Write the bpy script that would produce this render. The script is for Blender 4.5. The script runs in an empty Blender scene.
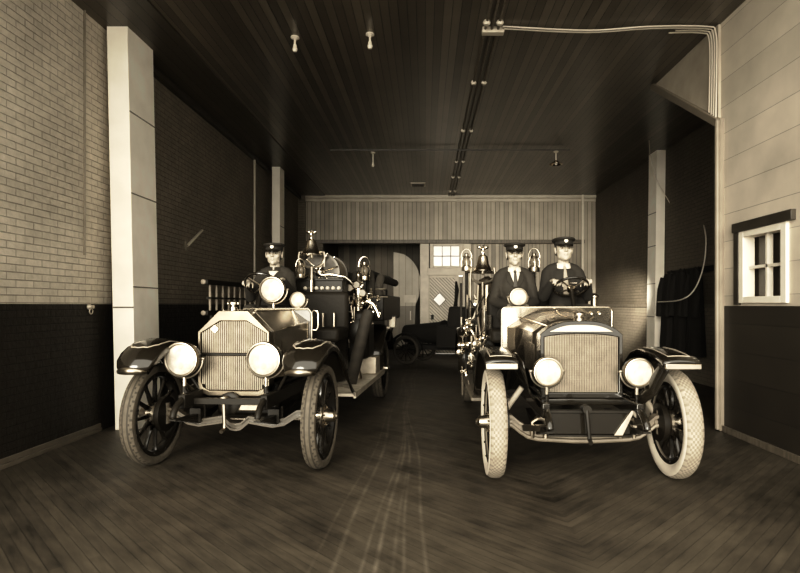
import bpy, bmesh, math, random
from mathutils import Vector, Matrix
from mathutils.bvhtree import BVHTree
random.seed(7)
PI = math.pi
C = bpy.context.scene.collection
F, VX, HY, CH = 552.0, 425.0, 305.0, 1.45      # focal length in pixels, vanishing point, camera height

# ------------------------------------------------------------------ camera
cam = bpy.data.cameras.new('camera'); co = bpy.data.objects.new('camera', cam); C.objects.link(co)
co.location = (0, 0, CH); co.rotation_euler = (PI/2, 0, 0)
cam.sensor_width = 36; cam.lens = F/800*36
cam.shift_x = -(VX-400)/800; cam.shift_y = (HY-286.5)/800
cam.clip_start = .05; cam.clip_end = 200
bpy.context.scene.camera = co

# ------------------------------------------------------------------ materials
def sep(v):
    """warm brown-grey of brightness v, as the toned print shows it"""
    t = min(1, max(0, v))**.5
    r, b = 1.24-.18*t, .71+.18*t
    return (v*r, v, v*b, 1)
def nodes(m):
    m.use_nodes = True
    nt = m.node_tree
    return nt, nt.nodes, nt.links, nt.nodes['Principled BSDF']
def mat(name, lum, rough=.5, metal=0, var=0, scale=6, bump=0, coat=0, emis=0, spec=.5, stretch=None):
    m = bpy.data.materials.new(name); nt, N, K, B = nodes(m)
    B.inputs['Base Color'].default_value = sep(lum)
    B.inputs['Roughness'].default_value = rough; B.inputs['Metallic'].default_value = metal
    B.inputs['Specular IOR Level'].default_value = spec
    B.inputs['Coat Weight'].default_value = coat; B.inputs['Coat Roughness'].default_value = .08
    if emis:
        B.inputs['Emission Color'].default_value = sep(.9); B.inputs['Emission Strength'].default_value = emis
    if var or bump:
        tc = N.new('ShaderNodeTexCoord'); nz = N.new('ShaderNodeTexNoise')
        nz.inputs['Scale'].default_value = scale; nz.inputs['Detail'].default_value = 5
        if stretch:
            mp = N.new('ShaderNodeMapping'); mp.inputs['Scale'].default_value = stretch
            K.new(tc.outputs['Object'], mp.inputs['Vector']); K.new(mp.outputs['Vector'], nz.inputs['Vector'])
        else: K.new(tc.outputs['Object'], nz.inputs['Vector'])
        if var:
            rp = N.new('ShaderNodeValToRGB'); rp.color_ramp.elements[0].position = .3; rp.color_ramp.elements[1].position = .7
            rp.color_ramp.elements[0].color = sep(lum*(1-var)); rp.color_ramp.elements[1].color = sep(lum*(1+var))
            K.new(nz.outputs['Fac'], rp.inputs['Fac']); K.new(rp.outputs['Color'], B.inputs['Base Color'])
        if bump:
            bp = N.new('ShaderNodeBump'); bp.inputs['Strength'].default_value = bump; bp.inputs['Distance'].default_value = .02
            K.new(nz.outputs['Fac'], bp.inputs['Height']); K.new(bp.outputs['Normal'], B.inputs['Normal'])
    return m
def fn(N, K, op, *a):
    n = N.new('ShaderNodeMath'); n.operation = op
    for i, x in enumerate(a):
        if isinstance(x, (int, float)): n.inputs[i].default_value = x
        else: K.new(x, n.inputs[i])
    return n.outputs[0]
def mixc(N, K, f, a, b):
    n = N.new('ShaderNodeMix'); n.data_type = 'RGBA'
    for s, x in ((0, f), (6, a), (7, b)):
        if isinstance(x, (int, float)): n.inputs[s].default_value = x
        elif isinstance(x, tuple): n.inputs[s].default_value = x
        else: K.new(x, n.inputs[s])
    return n.outputs[2]
def pos(N, K):
    tc = N.new('ShaderNodeTexCoord'); s = N.new('ShaderNodeSeparateXYZ'); K.new(tc.outputs['Object'], s.inputs[0])
    return tc.outputs['Object'], s.outputs[0], s.outputs[1], s.outputs[2]
def noise(N, K, vec, sc, det=4):
    n = N.new('ShaderNodeTexNoise'); n.inputs['Scale'].default_value = sc; n.inputs['Detail'].default_value = det
    K.new(vec, n.inputs['Vector']); return n.outputs['Fac']
def bumpto(N, K, B, h, st, d=.01):
    b = N.new('ShaderNodeBump'); b.inputs['Strength'].default_value = st; b.inputs['Distance'].default_value = d
    K.new(h, b.inputs['Height']); K.new(b.outputs['Normal'], B.inputs['Normal'])

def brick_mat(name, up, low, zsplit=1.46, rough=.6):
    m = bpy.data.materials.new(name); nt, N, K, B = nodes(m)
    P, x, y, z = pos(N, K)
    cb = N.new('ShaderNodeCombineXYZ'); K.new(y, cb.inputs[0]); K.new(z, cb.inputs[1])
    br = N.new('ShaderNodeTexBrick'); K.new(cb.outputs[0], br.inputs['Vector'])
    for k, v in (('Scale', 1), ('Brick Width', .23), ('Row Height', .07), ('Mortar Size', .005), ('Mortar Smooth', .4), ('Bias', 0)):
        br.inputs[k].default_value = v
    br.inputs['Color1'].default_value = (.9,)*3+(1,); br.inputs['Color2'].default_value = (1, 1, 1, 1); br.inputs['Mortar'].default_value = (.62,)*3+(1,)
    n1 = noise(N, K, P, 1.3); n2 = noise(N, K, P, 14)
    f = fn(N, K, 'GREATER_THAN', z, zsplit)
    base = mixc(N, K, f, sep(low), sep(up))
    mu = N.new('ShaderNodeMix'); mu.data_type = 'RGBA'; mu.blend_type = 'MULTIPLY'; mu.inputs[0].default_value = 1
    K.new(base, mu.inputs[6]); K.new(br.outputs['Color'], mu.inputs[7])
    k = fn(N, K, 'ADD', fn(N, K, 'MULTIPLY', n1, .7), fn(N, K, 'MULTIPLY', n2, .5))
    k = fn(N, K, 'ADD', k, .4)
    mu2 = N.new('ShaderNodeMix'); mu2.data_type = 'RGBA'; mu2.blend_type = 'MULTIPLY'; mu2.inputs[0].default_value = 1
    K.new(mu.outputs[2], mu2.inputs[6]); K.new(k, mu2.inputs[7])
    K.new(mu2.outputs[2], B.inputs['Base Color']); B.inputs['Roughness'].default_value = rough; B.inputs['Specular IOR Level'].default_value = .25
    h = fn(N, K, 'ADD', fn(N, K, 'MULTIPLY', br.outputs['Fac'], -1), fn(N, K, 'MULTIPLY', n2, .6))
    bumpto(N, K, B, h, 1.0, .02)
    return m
def board_mat(name, lum, axis, w, rough=.5, groove=.1, var=.25, split=None, spec=.5, diag=False, gd=.35, coat=0):
    """painted boards; axis is the coordinate across the boards"""
    m = bpy.data.materials.new(name); nt, N, K, B = nodes(m)
    P, x, y, z = pos(N, K)
    if diag: a = fn(N, K, 'MULTIPLY', fn(N, K, 'ADD', x, z), .7071)
    else: a = {'x': x, 'y': y, 'z': z}[axis]
    q = fn(N, K, 'DIVIDE', a, w); fr = fn(N, K, 'FRACT', q); fl = fn(N, K, 'FLOOR', q)
    wn = N.new('ShaderNodeTexWhiteNoise'); wn.noise_dimensions = '1D'; K.new(fl, wn.inputs['W'])
    g = fn(N, K, 'LESS_THAN', fr, groove)
    k = fn(N, K, 'ADD', fn(N, K, 'MULTIPLY', wn.outputs['Value'], var*2), 1-var)
    nz = noise(N, K, P, 2.2)
    k = fn(N, K, 'MULTIPLY', k, fn(N, K, 'ADD', fn(N, K, 'MULTIPLY', nz, .6), .7))
    k = fn(N, K, 'MULTIPLY', k, fn(N, K, 'SUBTRACT', 1, fn(N, K, 'MULTIPLY', g, 1-gd)))
    base = sep(lum)
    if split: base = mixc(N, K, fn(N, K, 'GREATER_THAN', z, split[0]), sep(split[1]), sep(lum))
    mu = N.new('ShaderNodeMix'); mu.data_type = 'RGBA'; mu.blend_type = 'MULTIPLY'; mu.inputs[0].default_value = 1
    if isinstance(base, tuple): mu.inputs[6].default_value = base
    else: K.new(base, mu.inputs[6])
    K.new(k, mu.inputs[7]); K.new(mu.outputs[2], B.inputs['Base Color'])
    B.inputs['Roughness'].default_value = rough; B.inputs['Specular IOR Level'].default_value = spec
    B.inputs['Coat Weight'].default_value = coat; B.inputs['Coat Roughness'].default_value = .25
    bumpto(N, K, B, fn(N, K, 'MULTIPLY', g, -1), .5, .006)
    return m
def floor_mat():
    m = bpy.data.materials.new('floor boards'); nt, N, K, B = nodes(m)
    P, x, y, z = pos(N, K)
    ax = fn(N, K, 'ABSOLUTE', fn(N, K, 'SUBTRACT', x, .95))
    v = fn(N, K, 'MULTIPLY', fn(N, K, 'SUBTRACT', y, ax), .7071)
    u = fn(N, K, 'MULTIPLY', fn(N, K, 'ADD', y, ax), .7071)
    q = fn(N, K, 'DIVIDE', v, .065); fl = fn(N, K, 'FLOOR', q); fr = fn(N, K, 'FRACT', q)
    wn = N.new('ShaderNodeTexWhiteNoise'); wn.noise_dimensions = '1D'; K.new(fl, wn.inputs['W'])
    u2 = fn(N, K, 'FLOOR', fn(N, K, 'DIVIDE', fn(N, K, 'ADD', u, fn(N, K, 'MULTIPLY', wn.outputs['Value'], 9)), 1.9))
    w2 = N.new('ShaderNodeTexWhiteNoise'); w2.noise_dimensions = '2D'
    cb = N.new('ShaderNodeCombineXYZ'); K.new(fl, cb.inputs[0]); K.new(u2, cb.inputs[1]); K.new(cb.outputs[0], w2.inputs['Vector'])
    g = fn(N, K, 'LESS_THAN', fr, .09)
    n1 = noise(N, K, P, .9, 6)
    cs = N.new('ShaderNodeCombineXYZ'); K.new(fn(N, K, 'MULTIPLY', v, 14), cs.inputs[0]); K.new(fn(N, K, 'MULTIPLY', u, 2.2), cs.inputs[1])
    n2 = noise(N, K, cs.outputs[0], 1.6, 6)
    k = fn(N, K, 'ADD', fn(N, K, 'MULTIPLY', w2.outputs['Value'], .22), fn(N, K, 'ADD', fn(N, K, 'MULTIPLY', n1, 1.0), fn(N, K, 'MULTIPLY', noise(N, K, P, 3.5, 8), .7)))
    k = fn(N, K, 'ADD', k, fn(N, K, 'MULTIPLY', n2, .9))
    k = fn(N, K, 'MULTIPLY', fn(N, K, 'MULTIPLY', fn(N, K, 'SUBTRACT', k, .80), 1.5), fn(N, K, 'SUBTRACT', 1, fn(N, K, 'MULTIPLY', g, .4)))
    # dusty tyre tracks running in from the street
    nt_ = fn(N, K, 'SUBTRACT', noise(N, K, P, .30, 0), .5)
    tr = None
    for x0, sl, wd, am in ((-.52, .012, .022, .8), (-.40, .022, .016, .6), (-.27, .004, .02, .9), (-.13, -.012, .018, .5), (.0, -.036, .016, .8), (.16, -.05, .018, .8), (-.7, .03, .015, .5)):
        c = fn(N, K, 'ADD', fn(N, K, 'ADD', x0, fn(N, K, 'MULTIPLY', y, sl)), fn(N, K, 'MULTIPLY', nt_, .35))
        d = fn(N, K, 'ABSOLUTE', fn(N, K, 'SUBTRACT', x, c))
        b = fn(N, K, 'MULTIPLY', fn(N, K, 'MAXIMUM', fn(N, K, 'SUBTRACT', 1, fn(N, K, 'DIVIDE', d, wd)), 0), am)
        tr = b if tr is None else fn(N, K, 'MAXIMUM', tr, b)
    fog = fn(N, K, 'MULTIPLY', fn(N, K, 'MAXIMUM', fn(N, K, 'SUBTRACT', 1, fn(N, K, 'DIVIDE', fn(N, K, 'ABSOLUTE', fn(N, K, 'ADD', x, .25)), .6)), 0), .25)
    tr = fn(N, K, 'MULTIPLY', fn(N, K, 'ADD', fn(N, K, 'MULTIPLY', tr, .5), fog), fn(N, K, 'MULTIPLY', fn(N, K, 'SUBTRACT', noise(N, K, P, 4, 8), .25), 1.7))
    mu = N.new('ShaderNodeMix'); mu.data_type = 'RGBA'; mu.blend_type = 'MULTIPLY'; mu.inputs[0].default_value = 1
    mu.inputs[6].default_value = sep(.046); K.new(k, mu.inputs[7])
    col = mixc(N, K, tr, mu.outputs[2], sep(.22))
    K.new(col, B.inputs['Base Color'])
    K.new(fn(N, K, 'ADD', .38, fn(N, K, 'MULTIPLY', n1, .3)), B.inputs['Roughness']); B.inputs['Specular IOR Level'].default_value = .35
    bumpto(N, K, B, fn(N, K, 'SUBTRACT', fn(N, K, 'MULTIPLY', n2, .4), g), .35, .006)
    return m
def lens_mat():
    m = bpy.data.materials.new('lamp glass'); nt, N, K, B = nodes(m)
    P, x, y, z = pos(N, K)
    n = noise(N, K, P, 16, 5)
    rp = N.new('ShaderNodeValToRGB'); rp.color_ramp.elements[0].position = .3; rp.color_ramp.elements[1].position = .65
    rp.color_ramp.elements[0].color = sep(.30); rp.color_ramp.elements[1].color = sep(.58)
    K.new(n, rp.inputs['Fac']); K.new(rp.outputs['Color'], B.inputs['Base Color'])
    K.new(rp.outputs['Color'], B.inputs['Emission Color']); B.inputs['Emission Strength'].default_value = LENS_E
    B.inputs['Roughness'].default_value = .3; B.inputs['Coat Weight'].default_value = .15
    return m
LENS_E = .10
M = dict(
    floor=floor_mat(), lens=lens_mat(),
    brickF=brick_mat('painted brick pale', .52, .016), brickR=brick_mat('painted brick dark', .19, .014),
    brickL=brick_mat('brick right', .11, .20),  # lower bricks coloured paler to build up the lit patch
    ceil=board_mat('ceiling boards', .09, 'x', .10, rough=.33, groove=.09, var=.35, gd=.25, coat=.3),
    bead=board_mat('beadboard', .37, 'x', .13, rough=.55, groove=.16, var=.16, gd=.45),
    beadD=board_mat('beadboard lower', .30, 'x', .11, rough=.55, groove=.16, var=.3, gd=.4),
    beadB=board_mat('rear boards', .15, 'x', .22, rough=.6, groove=.06, var=.45),
    diag=board_mat('diagonal boards', .46, 'x', .07, rough=.5, groove=.25, var=.1, gd=.35, diag=True),
    ship=board_mat('shiplap', .46, 'z', .31, rough=.55, groove=.02, var=.08, gd=.5, split=(1.44, .022)),
    pier=mat('pale plaster', .86, .6, var=.06, scale=3), pierLift=mat('shade-lifted plaster', .93, .6, var=.08, scale=3),  # second plaster lightens pier side faces, offsetting the little light they get
    post=mat('corner post', .17, .5, var=.15, scale=4), pale=mat('pale painted wood', .5, .5, var=.1, scale=5),
    white=mat('white paint', .72, .45, var=.05), dark=mat('dark wood', .03, .45, var=.3), mid=mat('brown wood', .11, .5, var=.3, scale=4, stretch=(6, 6, 1)),
    black=mat('black enamel', .010, .16, coat=.6, spec=.5), blackm=mat('black iron', .010, .45, var=.3, spec=.22), body=mat('dark enamel', .022, .2, coat=.7, var=.2, scale=3),
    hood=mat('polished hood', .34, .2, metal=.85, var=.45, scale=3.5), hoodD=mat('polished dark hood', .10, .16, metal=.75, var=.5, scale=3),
    nickel=mat('nickel', .50, .22, metal=1), nickelD=mat('dull nickel', .34, .32, metal=1, var=.25), brass=mat('polished brass', .5, .2, metal=1),
    steel=mat('bright steel', .42, .45, metal=.5, var=.2, scale=9),
    core=mat('radiator fins', .20, .5, metal=.4, var=.2, scale=14), coreD=mat('radiator depth', .03, .6),
    rubber=mat('grey tyre rubber', .07, .75, var=.25, scale=18), rubberD=mat('tyre groove', .03, .8),
    rubberL=mat('pale tyre rubber', .27, .75, var=.2, scale=12), rubberLD=mat('pale tyre groove', .17, .8), sidew=mat('white tyre wall', .55, .7, var=.12, scale=7),
    leather=mat('black leather', .012, .6, bump=.2, scale=20, spec=.2), hose=mat('canvas hose', .022, .85, bump=.5, scale=30), suct=mat('ribbed suction hose', .02, .7, var=.4, scale=10),
    stripe=mat('gold stripe', .32, .5), board=mat('scrubbed step board', .42, .5, var=.25, scale=10),
    skin=mat('skin', .36, .5, var=.06, scale=25), lip=mat('lip', .27, .5), brow=mat('brow', .05, .8), hair=mat('dark hair', .02, .7, bump=.5, scale=60),
    eyew=mat('eye white', .25, .3), iris=mat('iris', .03, .2),
    serge=mat('dark serge', .017, .85, var=.25, scale=5, bump=.35), wool=mat('dark wool', .012, .85, var=.3, scale=5, bump=.35), trous=mat('trouser cloth', .022, .85, bump=.3, scale=9),
    cotton=mat('white cotton', .62, .8), tiel=mat('pale necktie', .25, .7), tied=mat('dark necktie', .025, .6), capm=mat('cap cloth', .014, .65), visor=mat('visor leather', .01, .18, coat=.5),
    glassw=mat('window glass bright', .6, .15, emis=.30), glassd=mat('dark window glass', .03, .05), cableL=mat('pale cable', .7, .6), porc=mat('porcelain', .6, .3), pipe=mat('painted pipe', .5, .4),
    shellm=mat('radiator nickel', .15, .3, metal=1, var=.2),
    reelm=mat('dark reel metal', .05, .4, metal=.2, var=.3),
    rungm=mat('worn rung wood', .17, .5, var=.3),
    soot=mat('black coat cloth', .008, .9, bump=.3, scale=8), glassl=mat('lantern glass', .12, .08, coat=.5),
)

# ------------------------------------------------------------------ mesh builder
class MB:
    def __init__(s): s.v, s.f, s.m, s.cur = [], [], [], 0
    def add(s, vs, fs):
        b = len(s.v); s.v += [Vector(v) for v in vs]
        for f in fs: s.f.append([b+i for i in f]); s.m.append(s.cur)
        return s
    def box(s, x0, x1, y0, y1, z0, z1):
        return s.add([(x0,y0,z0),(x1,y0,z0),(x1,y1,z0),(x0,y1,z0),(x0,y0,z1),(x1,y0,z1),(x1,y1,z1),(x0,y1,z1)],
              [(0,3,2,1),(4,5,6,7),(0,1,5,4),(1,2,6,5),(2,3,7,6),(3,0,4,7)])
    def bar(s, a, b, w, h):
        a, b = Vector(a), Vector(b); d = (b-a).normalized()
        up = Vector((0,0,1)) if abs(d.z) < .9 else Vector((0,1,0))
        r = d.cross(up).normalized(); u = r.cross(d)
        vs = [p + r*i*w/2 + u*j*h/2 for p in (a, b) for i, j in ((-1,-1),(1,-1),(1,1),(-1,1))]
        return s.add(vs, [(0,1,2,3),(7,6,5,4),(0,4,5,1),(1,5,6,2),(2,6,7,3),(3,7,4,0)])
    def tube(s, pts, r, n=10, caps=True, closed=False):
        pts = [Vector(p) for p in pts]; k = len(pts)
        rs = r if isinstance(r, (list, tuple)) else [r]*k
        vs, fs = [], []; ref = None
        for i, p in enumerate(pts):
            if closed: d = pts[(i+1) % k]-pts[i-1]
            else: d = pts[min(i+1, k-1)]-pts[max(i-1, 0)]
            d.normalize()
            if ref is None: ref = d.orthogonal().normalized()
            ref = (ref - d*ref.dot(d)).normalized(); bi = d.cross(ref)
            vs += [p + (ref*math.cos(t)+bi*math.sin(t))*rs[i] for t in (2*PI*j/n for j in range(n))]
        for i in range(k if closed else k-1):
            a, b = i*n, ((i+1) % k)*n
            fs += [(a+j, a+(j+1) % n, b+(j+1) % n, b+j) for j in range(n)]
        if caps and not closed: fs += [tuple(range(n))[::-1], tuple((k-1)*n+j for j in range(n))]
        return s.add(vs, fs)
    def lathe(s, prof, o=(0,0,0), axis=(0,0,1), n=28, cap=True):
        """prof: (radius, height along axis)"""
        o, ax = Vector(o), Vector(axis).normalized(); r1 = ax.orthogonal().normalized(); r2 = ax.cross(r1)
        vs, fs = [], []
        for r, h in prof:
            r = max(r, 1e-4)
            vs += [o + ax*h + (r1*math.cos(t)+r2*math.sin(t))*r for t in (2*PI*j/n for j in range(n))]
        for i in range(len(prof)-1):
            fs += [(i*n+j, i*n+(j+1) % n, (i+1)*n+(j+1) % n, (i+1)*n+j) for j in range(n)]
        if cap: fs += [tuple(range(n))[::-1], tuple((len(prof)-1)*n+j for j in range(n))]
        return s.add(vs, fs)
    def ell(s, c, r, n=14, m=9, rot=None):
        c = Vector(c); r = (r,)*3 if isinstance(r, (int, float)) else r
        vs, fs = [], []
        for i in range(m+1):
            t = PI*(i+.0)/m; t = min(max(t, .03), PI-.03)
            for j in range(n):
                p = Vector((r[0]*math.sin(t)*math.cos(2*PI*j/n), r[1]*math.sin(t)*math.sin(2*PI*j/n), r[2]*math.cos(t)))
                vs.append(c + (rot @ p if rot else p))
        for i in range(m): fs += [(i*n+j, (i+1)*n+j, (i+1)*n+(j+1) % n, i*n+(j+1) % n) for j in range(n)]
        fs += [tuple(range(n)), tuple(m*n+j for j in range(n))[::-1]]
        return s.add(vs, fs)
    def cap(s, a, ra, b, rb, n=12):
        a, b = Vector(a), Vector(b); d = b-a; L = d.length
        if L < 1e-5: return s.ell(a, ra)
        prof = [(ra*math.sin(t), -ra*math.cos(t)) for t in (0, PI/6, PI/3)] + [(ra, 0), (rb, L)] + [(rb*math.cos(t), L+rb*math.sin(t)) for t in (PI/6, PI/3, PI/2)]
        return s.lathe(prof, a, d, n)
    def chain(s, pts, rs, n=12):
        for i in range(len(pts)-1): s.cap(pts[i], rs[i], pts[i+1], rs[i+1], n)
        return s
    def prism(s, poly, f0, f1):
        """poly: 2-D points, f0/f1 map a 2-D point to the two end faces"""
        k = len(poly)
        vs = [f0(*p) for p in poly]+[f1(*p) for p in poly]
        fs = [tuple(range(k))[::-1], tuple(range(k, 2*k))]+[(i, (i+1) % k, k+(i+1) % k, k+i) for i in range(k)]
        return s.add(vs, fs)
    def loft(s, secs, closed=False, caps=False):
        n = len(secs[0]); vs = [p for q in secs for p in q]; fs = []
        for i in range(len(secs)-1):
            for j in range(n if closed else n-1): fs.append((i*n+j, i*n+(j+1) % n, (i+1)*n+(j+1) % n, (i+1)*n+j))
        if caps: fs += [tuple(range(n))[::-1], tuple((len(secs)-1)*n+j for j in range(n))]
        return s.add(vs, fs)
    def torus(s, c, R, r, axis=(0,0,1), n=36, m=10, a0=0, a1=2*PI):
        c, ax = Vector(c), Vector(axis).normalized(); r1 = ax.orthogonal().normalized(); r2 = ax.cross(r1)
        full = abs(a1-a0-2*PI) < 1e-6
        k = n if full else n+1
        return s.tube([c+(r1*math.cos(a0+(a1-a0)*i/n)+r2*math.sin(a0+(a1-a0)*i/n))*R for i in range(k)], r, m, closed=full)
    def build(s, name, mats, parent=None, label=None, smooth=True, ang=35, bev=0, solid=0, loc=None):
        me = bpy.data.meshes.new(name); me.from_pydata([tuple(v) for v in s.v], [], s.f)
        for m in (mats if isinstance(mats, (list, tuple)) else [mats]): me.materials.append(M[m] if isinstance(m, str) else m)
        for p, i in zip(me.polygons, s.m): p.material_index = i
        bm = bmesh.new(); bm.from_mesh(me); bmesh.ops.recalc_face_normals(bm, faces=bm.faces); bm.to_mesh(me); bm.free()
        if smooth: me.shade_smooth(); me.set_sharp_from_angle(angle=math.radians(ang))
        o = bpy.data.objects.new(name, me); C.objects.link(o)
        if parent: o.parent = parent
        if loc: o.location = loc
        if label: o['label'] = label
        if solid:
            md = o.modifiers.new('thickness', 'SOLIDIFY'); md.thickness = solid; md.offset = 0
        if bev:
            md = o.modifiers.new('bevel', 'BEVEL'); md.width = bev; md.segments = 2; md.limit_method = 'ANGLE'; md.angle_limit = .6
        return o
def tag(o, label, cat, group=None):
    o['label'] = label; o['category'] = cat
    if group: o['group'] = group
    return o
def thing(name, label, cat, loc=(0,0,0), rz=0, group=None):
    o = bpy.data.objects.new(name, None); C.objects.link(o); o.empty_display_size = .1
    o.location = loc; o.rotation_euler = (0, 0, rz)
    return tag(o, label, cat, group)
def struct(o, label=None):
    o['kind'] = 'structure'
    if label: o['label'] = label
    return o
def at(px, py, Y):
    """world point seen at a photo pixel at depth Y"""
    return Vector(((px-VX)/F*Y, Y, CH+(HY-py)/F*Y))
def dupe(o, parent=None):
    c = o.copy(); C.objects.link(c)
    if parent: c.parent = parent
    for ch in o.children: dupe(ch, c)
    return c

# ------------------------------------------------------------------ room shell
ZC = 4.71; XL = -3.75; XR = 5.06; YB = 16.4; XF = 3.43; YF = 2.4
struct(MB().box(-6, 7.5, -3, 21, -.2, 0).build('floor', 'floor', smooth=False))
struct(MB().box(-6, 7.5, YF, 21, ZC, ZC+.3).build('ceiling', 'ceil', smooth=False))
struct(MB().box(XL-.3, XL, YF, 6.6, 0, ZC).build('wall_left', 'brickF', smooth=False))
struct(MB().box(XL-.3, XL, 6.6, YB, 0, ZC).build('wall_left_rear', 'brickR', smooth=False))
struct(MB().box(XR, XR+.3, 6.2, YB+3, 0, ZC).build('wall_right_rear', 'brickL', smooth=False))
struct(MB().box(XF+.3, XR+.3, 6.15, 6.4, 0, ZC).build('wall_right_return', 'dark', smooth=False))
# right front wall with its window opening
wy0, wy1, wz0, wz1 = 5.2, 5.99, 1.47, 2.24
w = MB()
w.box(XF, XF+.3, YF, wy0, 0, ZC); w.box(XF, XF+.3, wy1, 6.4, 0, ZC); w.box(XF, XF+.3, wy0, wy1, 0, wz0); w.box(XF, XF+.3, wy0, wy1, wz1, ZC)
struct(w.build('wall_right', 'ship', smooth=False))
struct(MB().box(XF+.12, XF+.125, wy0-.1, wy1+.1, wz0-.1, wz1+.1).build('window_backing', 'glassd', smooth=False)).name = 'window_1'
win = bpy.data.objects['window_1']
fr = MB()
a = .085
fr.box(XF-.03, XF+.1, wy0, wy0+a, wz0, wz1).box(XF-.03, XF+.1, wy1-a, wy1, wz0, wz1).box(XF-.03, XF+.1, wy0+a, wy1-a, wz0, wz0+a*.8).box(XF-.03, XF+.1, wy0+a, wy1-a, wz1-a*.8, wz1)
fr.build('window_frame', 'white', win, bev=.006)
MB().box(XF+.03, XF+.09, wy0+a, wy1-a, 1.835, 1.865).build('muntin', 'white', win)
MB().box(XF+.03, XF+.09, 5.58, 5.61, wz0+a*.8, wz1-a*.8).build('muntin', 'white', win)
cs = MB(); cs.box(XF-.05, XF, wy0-.1, wy1+.1, wz1, wz1+.10).box(XF-.035, XF, wy1, wy1+.09, wz0-.02, wz1)
cs.build('window_casing', 'dark', win, label='dark wooden window casing', bev=.004)
# corner post and the moulding down it
struct(MB().box(XF-.045, XF+.05, 6.33, 6.47, 0, 3.60).build('trim_1', 'post', bev=.01))
struct(MB().lathe([(.028, 0), (.028, 3.55)], (XF-.06, 6.36, 0.02), (0,0,1), 10).build('trim_2', 'post'))
# triangular side of the raised bay above the opening
tri = [(6.4, 3.56), (8.2, 4.705), (6.4, 4.705)]
struct(MB().prism(tri, lambda y, z: (XF-.03, y, z), lambda y, z: (XF+.2, y, z)).build('wall_right_haunch', mat('dull plaster', .32, .6, var=.15, scale=3), smooth=False))
struct(MB().bar((XF-.05, 6.36, 3.55), (XF-.05, 8.2, 4.70), .07, .09).build('trim_3', mat('moulding', .13, .5), bev=.01))
# baseboards
struct(MB().box(XF-.03, XF, YF, 6.33, 0, .07).build('baseboard_right', 'mid', bev=.005))
struct(MB().box(XL, XL+.035, YF, 6.36, 0, .04).box(XL, XL+.02, YF, 6.36, .04, .09).build('baseboard_left', mat('baseboard paint', .09, .5, var=.2), bev=.005))
struct(MB().box(XL, XL+.03, 6.98, YB, 0, .15).build('baseboard_left_rear', 'dark'))
struct(MB().box(XR-.03, XR, 6.4, YB, 1.40, 1.47).build('trim_4', 'mid', bev=.005))
# left front pier: leans a little, as the print shows
def pier(nm, x0, x1, y0, y1, lean, zt=ZC, mats=('pier', 'pierLift'), seams=(), lab=None):
    b = MB()
    vs = [(x0+lean, y0, 0), (x1+lean, y0, 0), (x1+lean, y1, 0), (x0+lean, y1, 0), (x0, y0, zt), (x1, y0, zt), (x1, y1, zt), (x0, y1, zt)]
    b.add(vs, [(0,1,5,4), (2,3,7,6), (4,5,6,7), (0,3,2,1)]); b.cur = 1; b.add(vs, [(1,2,6,5), (3,0,4,7)])
    o = struct(b.build(nm, list(mats), smooth=False, bev=.008), lab)
    for k, (z, face) in enumerate(seams):
        l = lean*(1-z/zt); s = MB()
        if face == 'f': s.box(x0+l-.004, x1+l+.004, y0-.006, y0, z-.006, z+.012)
        elif face == 'r': s.box(x1+l, x1+l+.006, y0, y1, z-.006, z+.008)
        else: s.box(x0+l-.006, x0+l, y0, y1, z-.006, z+.008)
        s.build('seam', 'mid' if face == 'f' else 'post', o)
    return o
pier('trim_5', -3.69, -3.45, 6.4, 7.0, .10, seams=((1.42, 'f'), (1.66, 'r'), (2.75, 'r'), (3.7, 'r')))
pier('trim_6', -3.575, -3.39, 12.9, 13.3, .0, seams=((3.3, 'r'),))
pier('trim_7', 4.875, 5.06, 11.6, 12.02, -.06, mats=('pier', 'pierLift'), seams=((3.4, 'l'), (2.7, 'l'), (1.9, 'l'), (1.2, 'l')))
# ceiling edge mouldings
struct(MB().box(XL, XL+.09, 7.0, YB, ZC-.12, ZC).build('trim_8', 'dark', bev=.02))
struct(MB().box(XL, -2.95, 2.5, 16.3, ZC-.03, ZC).build('trim_9', board_mat('ceiling border', .06, 'x', .14, rough=.35)))
# rear wall
bz = 3.36
def rx(px): return (px-VX)/F*YB
struct(MB().box(XL, XR, YB, YB+.2, bz, ZC).build('wall_back', 'bead', smooth=False))
struct(MB().box(XL, XR, YB-.06, YB, ZC-.20, ZC-.1).box(XL, XR, YB-.1, YB, ZC-.1, ZC).build('trim_10', 'pale', bev=.015))
struct(MB().box(rx(310), rx(584), YB-.10, YB+.2, bz-.09, bz+.02).build('trim_11', 'mid', bev=.01))
struct(MB().box(XL, rx(323), YB, YB+.2, 0, bz).build('wall_back_end', 'brickR', smooth=False))
struct(MB().box(rx(470), XR, YB+.05, YB+.2, 0, bz).build('wall_back_lower', 'beadD', smooth=False))
struct(MB().box(rx(583), rx(599), YB-.02, YB+.06, 1.6, ZC-.12).build('trim_12', 'bead', bev=.01))
struct(MB().box(rx(420), rx(429), YB-.06, YB+.2, 0, bz-.09).build('trim_13', 'pale', bev=.012))
struct(MB().box(rx(463), rx(471), YB-.05, YB+.2, 0, bz-.09).build('trim_14', 'pale', bev=.012))
struct(MB().box(XL, rx(306), YB-.12, YB-.0, 0, ZC).build('trim_16', 'brickR', smooth=False))
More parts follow.
